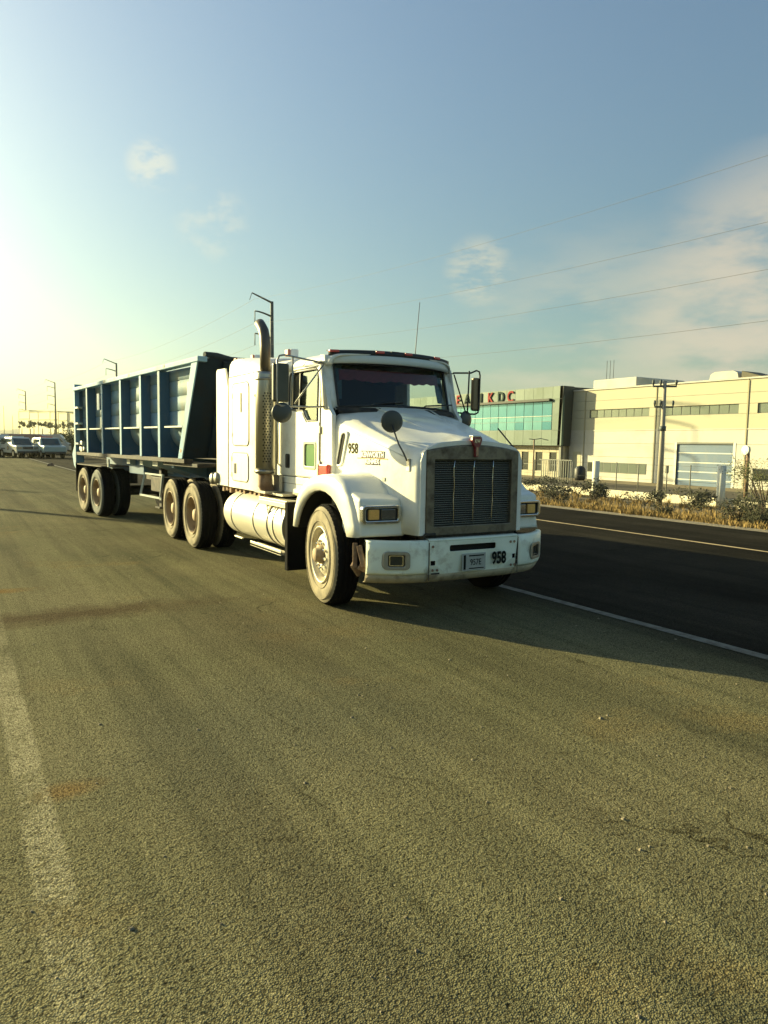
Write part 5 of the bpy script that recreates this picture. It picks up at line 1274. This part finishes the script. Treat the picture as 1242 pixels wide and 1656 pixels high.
# gate bars and cabinet near the green building
q = MB()
for k in range(14): q.box(46, 46.05, 46.2+k*.28, 46.26+k*.28, -1.4, .55)
q.box(46, 46.06, 46.1, 50.2, .5, .58); q.build('bar_gate', M['frame']); o = bpy.data.objects['bar_gate']; tag(o, 'small barred gate before the stone-clad ground floor of the green building', 'gate')
q = MB(); q.lathe((45.5, 44.6, -.35), (0, 0, 1), [(-.75, 0), (-.75, .38), (-.5, .46), (.2, .46), (.42, .3), (.5, 0)], 16); tag(q.build('water_tank', M['black']), 'black round water tank behind the fence beside the barred gate', 'tank')

# ================================================================== VEGETATION
def grass(name, label, n, xr, yr, hr, mt, seed, lean=.25):
    rnd = random.Random(seed); vs = []; fs = []
    tuft = [(rnd.uniform(*xr), rnd.uniform(0, 1)) for _ in range(n//14)]
    for x, t in tuft:
        y = yr[0]+(yr[1]-yr[0])*t**1.35; hb = rnd.uniform(*hr)*(.65+.5*math.sin(y*.9+x)*.5+.25*math.sin(y*2.7))
        for _ in range(14):
            bx = x+rnd.gauss(0, .10); byy = y+rnd.gauss(0, .10); hh = max(.05, hb*rnd.uniform(.5, 1.25)); lx, ly2 = rnd.gauss(0, lean)*hh, rnd.gauss(0, lean)*hh
            wd = rnd.uniform(.008, .018); a = rnd.uniform(0, 3.14); dx, dy = math.cos(a)*wd, math.sin(a)*wd
            z = ground_z(bx, byy)-.01; k = len(vs)
            vs += [(bx-dx, byy-dy, z), (bx+dx, byy+dy, z), (bx+dx*.7+lx*.4, byy+dy*.7+ly2*.4, z+hh*.55), (bx-dx*.7+lx*.4, byy-dy*.7+ly2*.4, z+hh*.55), (bx+lx, byy+ly2, z+hh)]
            fs += [(k, k+1, k+2, k+3), (k+3, k+2, k+4)]
    me = bpy.data.meshes.new(name); me.from_pydata(vs, [], fs); me.materials.append(mt)
    o = bpy.data.objects.new(name, me); col.objects.link(o); tag(o, label, 'grass', kind='stuff'); return o
grass('dry_grass', 'golden dry grass along the far edge of the road', 60000, (14.75, 18.6), (5, 75), (.10, .26), M['grassmat'], 5)
grass('verge_weeds', 'dry weeds and low growth on the slope below the fence wall', 36000, (18, 33.6), (8, 95), (.22, .50), M['grassmat'], 6)
def shrub(x, y, r, h_, label, n=900, seed=1, mt='shrubmat', leaf=.055, group=None):
    z = ground_z(x, y); t = empty('shrub', (x, y, z)); tag(t, label, 'shrub', group)
    foliage((0, 0, h_*.52), (r, r, h_*.5), n, leaf, M[mt], 'foliage', t, seed=seed)
    q = MB()
    for k in range(5):
        a = k*1.3+seed; q.tube([(0, 0, 0), (.3*r*math.cos(a), .3*r*math.sin(a), h_*.4), (.6*r*math.cos(a+.3), .6*r*math.sin(a+.3), h_*.8)], [.02, .012, .005], 5)
    q.build('stem', M['bark'], t)
    return t
rnd = random.Random(21)
ys_ = [11.5+i*1.28+.3*math.sin(i*2.3) for i in range(26)]
ordn = ['first', 'second', 'third', 'fourth', 'fifth', 'sixth', 'seventh', 'eighth', 'ninth', 'tenth', 'eleventh', 'twelfth', 'thirteenth', 'fourteenth', 'fifteenth', 'sixteenth', 'seventeenth', 'eighteenth', 'nineteenth', 'twentieth', 'twenty-first', 'twenty-second', 'twenty-third', 'twenty-fourth', 'twenty-fifth', 'twenty-sixth']
for i, y in enumerate(ys_):
    shrub(30.5+rnd.uniform(-2.5, 2.5), y*1.32+rnd.uniform(-.5, .5), rnd.uniform(.75, 1.45), rnd.uniform(.75, 1.35), ordn[i]+' low dark shrub from the right along the foot of the white fence wall', 800, 30+i, leaf=.07, group='shrubs along the fence wall')
shrub(17.9, 18.6, .55, .75, 'dark low shrub in the dry grass nearest the truck bumper', 900, 77, leaf=.035)
shrub(18.0, 14.3, .38, .45, 'small dark shrub in the roadside grass left of the big bush', 700, 78, leaf=.03)
shrub(17.9, 11.75, .75, .85, 'wide dark bush in the roadside grass at the right edge', 3000, 79, leaf=.03)
shrub(17.2, 10.75, .55, .7, 'dense dark bush cut off by the right edge of the photo', 2400, 80, leaf=.03)
# taller thin bush at the right edge
t = empty('roadside_tree', (19.4, 12.0, ground_z(19.4, 12.0))); tag(t, 'thin sunlit acacia bush with open crown at the right edge of the road', 'tree')
q = MB(); rnd = random.Random(5)
for k in range(11):
    a = k*.9; sp = rnd.uniform(.5, 1.15); q.tube([(0, 0, 0), (.2*sp*math.cos(a), .2*sp*math.sin(a), .7), (.55*sp*math.cos(a+.2), .55*sp*math.sin(a+.2), 1.35), (1.0*sp*math.cos(a+.3), 1.0*sp*math.sin(a+.3), rnd.uniform(1.5, 2.2))], [.03, .02, .012, .004], 5)
q.build('trunk', M['bark'], t); foliage((0, 0, 1.45), (1.25, 1.25, .75), 3200, .028, M['bushmat'], 'crown', t, seed=9, clumps=30)
# row of small trees  before the far hall, and bushes
for i in range(8):
    px = 36+i*11+3*math.sin(i*2.1); d = 225+8*math.sin(i*1.7); x, y = gpt(px, 0, d)
    t = empty('street_tree', (x, y, 0)); tag(t, ordn[i]+' slim tree from the left in the row before the far yellow hall', 'tree', 'row of small trees before the far hall')
    q = MB(); q.tube([(0, 0, 0), (.1, 0, 4.5)], [.16, .10], 6); q.build('trunk', M['bark'], t)
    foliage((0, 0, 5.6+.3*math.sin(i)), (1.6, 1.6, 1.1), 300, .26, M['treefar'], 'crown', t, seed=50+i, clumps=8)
for i, (px, d, r, h_, lb) in enumerate(((104, 95, 2.4, 2.6, 'green roadside bush between the parked vehicles and the trailer tail'), (115, 100, 2.2, 3.1, 'taller green bush touching the trailer tail at the left'), (97, 120, 3.0, 2.6, 'green bush behind the teal pickup at the left'), (20, 170, 7, 2.6, 'grey-green thicket behind the white patrol car'))):
    x, y = gpt(px, 0, d); t = empty('bush', (x, y, 0)); tag(t, lb, 'bush')
    foliage((0, 0, h_*.45), (r, r, h_*.55), 1500, .17, M['treemat'], 'foliage', t, seed=90+i, clumps=18)
    q = MB(); q.tube([(0, 0, 0), (.1, .1, h_*.6)], [.08, .03], 5); q.build('stem', M['bark'], t)

# ================================================================== FAR VEHICLES
def car(name, label, cat, x, y, heading, prof, glass, L_, Wd, paint, extra=None, scale=1.0):
    """prof: side outline [(y,z)] front at -y; glass: list of side window polygons"""
    t = empty(name, (x, y, 0), heading); tag(t, label, cat)
    hw = Wd/2
    q = MB()
    n = len(prof); vs = []
    for s_, inset_ in ((-1, 0), (1, 0)):
        for (yy, z) in prof: vs.append((s_*(hw-(.16 if z > 1.15 else 0)-(.03 if z < .5 else 0)), yy, z))
    q.add(vs, [tuple(range(n)), tuple(range(n, 2*n))[::-1]]+[(k, (k+1) % n, n+(k+1) % n, n+k)[::-1] for k in range(n)])
    q.build('body', paint, t, bevel=.05)
    for g_ in glass:
        for s_ in (-1, 1):
            q = MB(); q.prism(g_, lambda u, v, w_: (s_*w_, u, v), hw-.12, hw-.06-.085*0); q.build('side_window', M['carglass'], t)
    for yy in (-L_*.31, L_*.30):
        for s_ in (-1, 1):
            q = MB(); q.lathe((s_*(hw-.2), yy, .36), (s_, 0, 0), [(0, 0), (0, .36), (.21, .36), (.225, .30), (.21, .22)], 20); wo_ = q.build('wheel', M['tread'], t)
            q = MB(); q.lathe((s_*(hw-.2), yy, .36), (s_, 0, 0), [(.205, .22), (.20, .05), (.21, 0)], 14); q.build('rim', M['steel'], wo_)
    return t
suv = [(-2.25, .40), (-2.25, .95), (-2.1, 1.05), (-1.15, 1.12), (-.62, 1.70), (-.4, 1.76), (1.7, 1.76), (2.0, 1.66), (2.2, 1.05), (2.22, .45)]
suv_g = [[(-.95, 1.16), (-.50, 1.62), (.28, 1.64), (.28, 1.16)], [(.36, 1.16), (.36, 1.64), (1.15, 1.64), (1.15, 1.16)], [(1.22, 1.16), (1.22, 1.64), (1.75, 1.62), (1.95, 1.18)]]
def front_bits(t, Wd, L_, zlamp=.88, ws_pts=((-1.17, 1.14), (-.66, 1.68)), grille=True):
    hw = Wd/2
    (y0, z0), (y1, z1) = ws_pts
    q = MB(); q.hexa([(-hw+.22, y0-.03, z0), (hw-.22, y0-.03, z0), (hw-.22, y0+.02, z0), (-hw+.22, y0+.02, z0), (-hw+.27, y1-.035, z1), (hw-.27, y1-.035, z1), (hw-.27, y1+.02, z1), (-hw+.27, y1+.02, z1)]); q.build('windshield', M['carglass'], t)
    for s_ in (-1, 1):
        q = MB(); q.box(s_*(hw-.08), s_*(hw-.42), -L_/2-.04, -L_/2+.05, zlamp-.09, zlamp+.09); q.build('headlight', M['clearlens'], t)
    if grille:
        q = MB(); q.box(-hw+.5, hw-.5, -L_/2-.035, -L_/2+.02, zlamp-.12, zlamp+.1); q.build('grille', M['black'], t)
        q = MB(); q.box(-hw+.06, hw-.06, -L_/2-.10, -L_/2+.02, .40, .60); q.build('front_bumper', M['black'], t, bevel=.03)
c1x, c1y = gpt(30, 0, 72); 
t = car('patrol_car', 'white patrol car with a round emblem on its front door, left of the teal pickup', 'car', c1x, c1y, R(15), suv, suv_g, 4.5, 1.85, M['car_white'])
front_bits(t, 1.85, 4.5)
q = MB(); q.lathe((-.955, -.25, .84), (-1, 0, 0), [(0, .20), (.006, 0)], 18); q.build('door_emblem', M['car_dark'], t); q = MB(); q.lathe((-.965, -.25, .84), (-1, 0, 0), [(0, .12), (.006, 0)], 14); q.build('emblem_center', M['gold'], t)
q = MB(); q.box(-.935, -.928, .5, 1.6, .72, .84); q.build('side_stripe', M['pylon'], t)
q = MB(); q.box(-.5, .5, .0, .25, 1.76, 1.88); q.build('light_bar', M['alu'], t)
c2x, c2y = gpt(77, 0, 71)
pk = [(-2.4, .5), (-2.4, 1.0), (-2.2, 1.08), (-1.2, 1.14), (-.7, 1.74), (-.5, 1.78), (1.2, 1.78), (1.9, 1.72), (2.2, 1.1), (2.3, .5)]
t = car('pickup', 'grey-teal pickup facing the camera, nearest the trailer tail at the far left', 'pickup', c2x, c2y, R(9), pk, suv_g[:2], 4.7, 1.85, M['car_teal']); front_bits(t, 1.85, 4.7, .9, ((-1.23, 1.16), (-.74, 1.70)))
q = MB(); q.box(-.5, .5, .2, .4, 1.78, 1.88); q.build('light_bar', M['red'], t)
c3x, c3y = gpt(55, 0, 73)
sed = [(-2.1, .3), (-2.1, .75), (-1.9, .82), (-1.0, .9), (-.4, 1.28), (.9, 1.30), (1.5, .95), (2.1, .9), (2.12, .35)]
t = car('dark_sedan', 'low black sedan parked between the white patrol car and the teal pickup', 'car', c3x, c3y, R(12), sed, [[(-.75, .93), (-.33, 1.22), (.8, 1.23), (1.2, .95)]], 4.2, 1.75, M['car_dark']); front_bits(t, 1.75, 4.2, .66, ((-1.02, .92), (-.46, 1.25)), False)
def boxtruck(px, d, heading, label, paint, stripe, hgt=2.6, Lb=3.6, nm='box_van'):
    x, y = gpt(px, 0, d); t = empty(nm, (x, y, 0), heading); tag(t, label, 'van')
    pr = [(-2.6, .45), (-2.6, 1.15), (-2.3, 1.3), (-1.9, hgt-.35), (-1.6, hgt), (2.4, hgt), (2.4, .5)]
    q = MB(); q.prism(pr, lambda u, v, w_: (w_, u, v), -.95, .95); q.build('body', paint, t, bevel=.06)
    q = MB(); q.box(-.965, -.952, -1.5, 2.35, .95, 1.2); q.box(.952, .965, -1.5, 2.35, .95, 1.2); q.box(-.8, .8, -2.62, -2.602, .95, 1.1); q.build('stripe', stripe, t)
    q = MB(); q.hexa([(-.8, -2.31, 1.36), (.8, -2.31, 1.36), (.8, -2.27, 1.36), (-.8, -2.27, 1.36), (-.75, -1.96, hgt-.4), (.75, -1.96, hgt-.4), (.75, -1.92, hgt-.4), (-.75, -1.92, hgt-.4)]); q.build('windshield', M['carglass'], t)
    q = MB(); q.prism([(-2.0, 1.35), (-1.75, hgt-.5), (-1.0, hgt-.5), (-1.0, 1.35)], lambda u, v, w_: (w_, u, v), -.958, .958); q.build('side_window', M['carglass'], t)
    for yy in (-1.6, 1.5):
        for s_ in (-1, 1):
            q = MB(); q.lathe((s_*.76, yy, .38), (s_, 0, 0), [(0, 0), (0, .38), (.2, .38), (.21, .2), (.2, 0)], 18); q.build('wheel', M['tread'], t)
    return t
boxtruck(-22, 75, R(60), 'cream van with an orange stripe cut off by the left edge of the photo', M['car_white'], M['orange'], 2.0)
boxtruck(45, 88, R(70), 'faded pink van behind the white patrol car and the black sedan', M['car_pink'], M['car_white'], 2.15)
boxtruck(74, 92, R(75), 'pale van with dark red stripe behind the teal pickup', M['car_white'], M['decal_red'], 2.2)
# small object on the far road
q = MB(); x, y = gpt(80, 0, 49.5); q.hexa([(x-.22, y-.12, .006), (x+.25, y-.12, .006), (x+.2, y+.12, .006), (x-.2, y+.1, .006), (x-.1, y-.08, .14), (x+.16, y-.06, .2), (x+.1, y+.05, .16), (x-.1, y+.05, .1)])
tag(q.build('road_debris', M['rust']), 'small dark lump of debris on the road ahead of the parked vehicles', 'debris')
# poles outside the left of the frame whose shadows cross the road
for x, y, hh, lb in ((-8.0, 34.6, 9.5, 'roadside pole left of the road whose shadow crosses before the trailer wheels'), (-13.2, 51.5, 8.6, 'second roadside pole further up the left verge')):
    q = MB(); q.tube([(x, y, 0), (x, y, hh)], [.16, .11], 10); tag(q.build('roadside_pole', M['concrete']), lb, 'utility pole')

# ================================================================== HAZE
hz = MB(); hz.box(-1600, 1600, -160, 1900, -2.9, 62); ho_ = bpy.data.objects.new('haze', hz.mesh('haze', [])); col.objects.link(ho_)
hm_, n_, l_, b_ = newmat('haze'); n_.remove(b_); pv = n_.new('ShaderNodeVolumePrincipled'); pv.inputs['Color'].default_value = (.97, .97, .80, 1); pv.inputs['Density'].default_value = .00013; pv.inputs['Anisotropy'].default_value = .4
l_.new(pv.outputs[0], n_['Material Output'].inputs['Volume']); ho_.data.materials.append(hm_); tag(ho_, kind='stuff'); ho_['label'] = 'thin pale morning haze over the far road and hills'; ho_['category'] = 'haze'
for o in bpy.data.objects:
    if 'worldbuilt' in o: del o['worldbuilt']
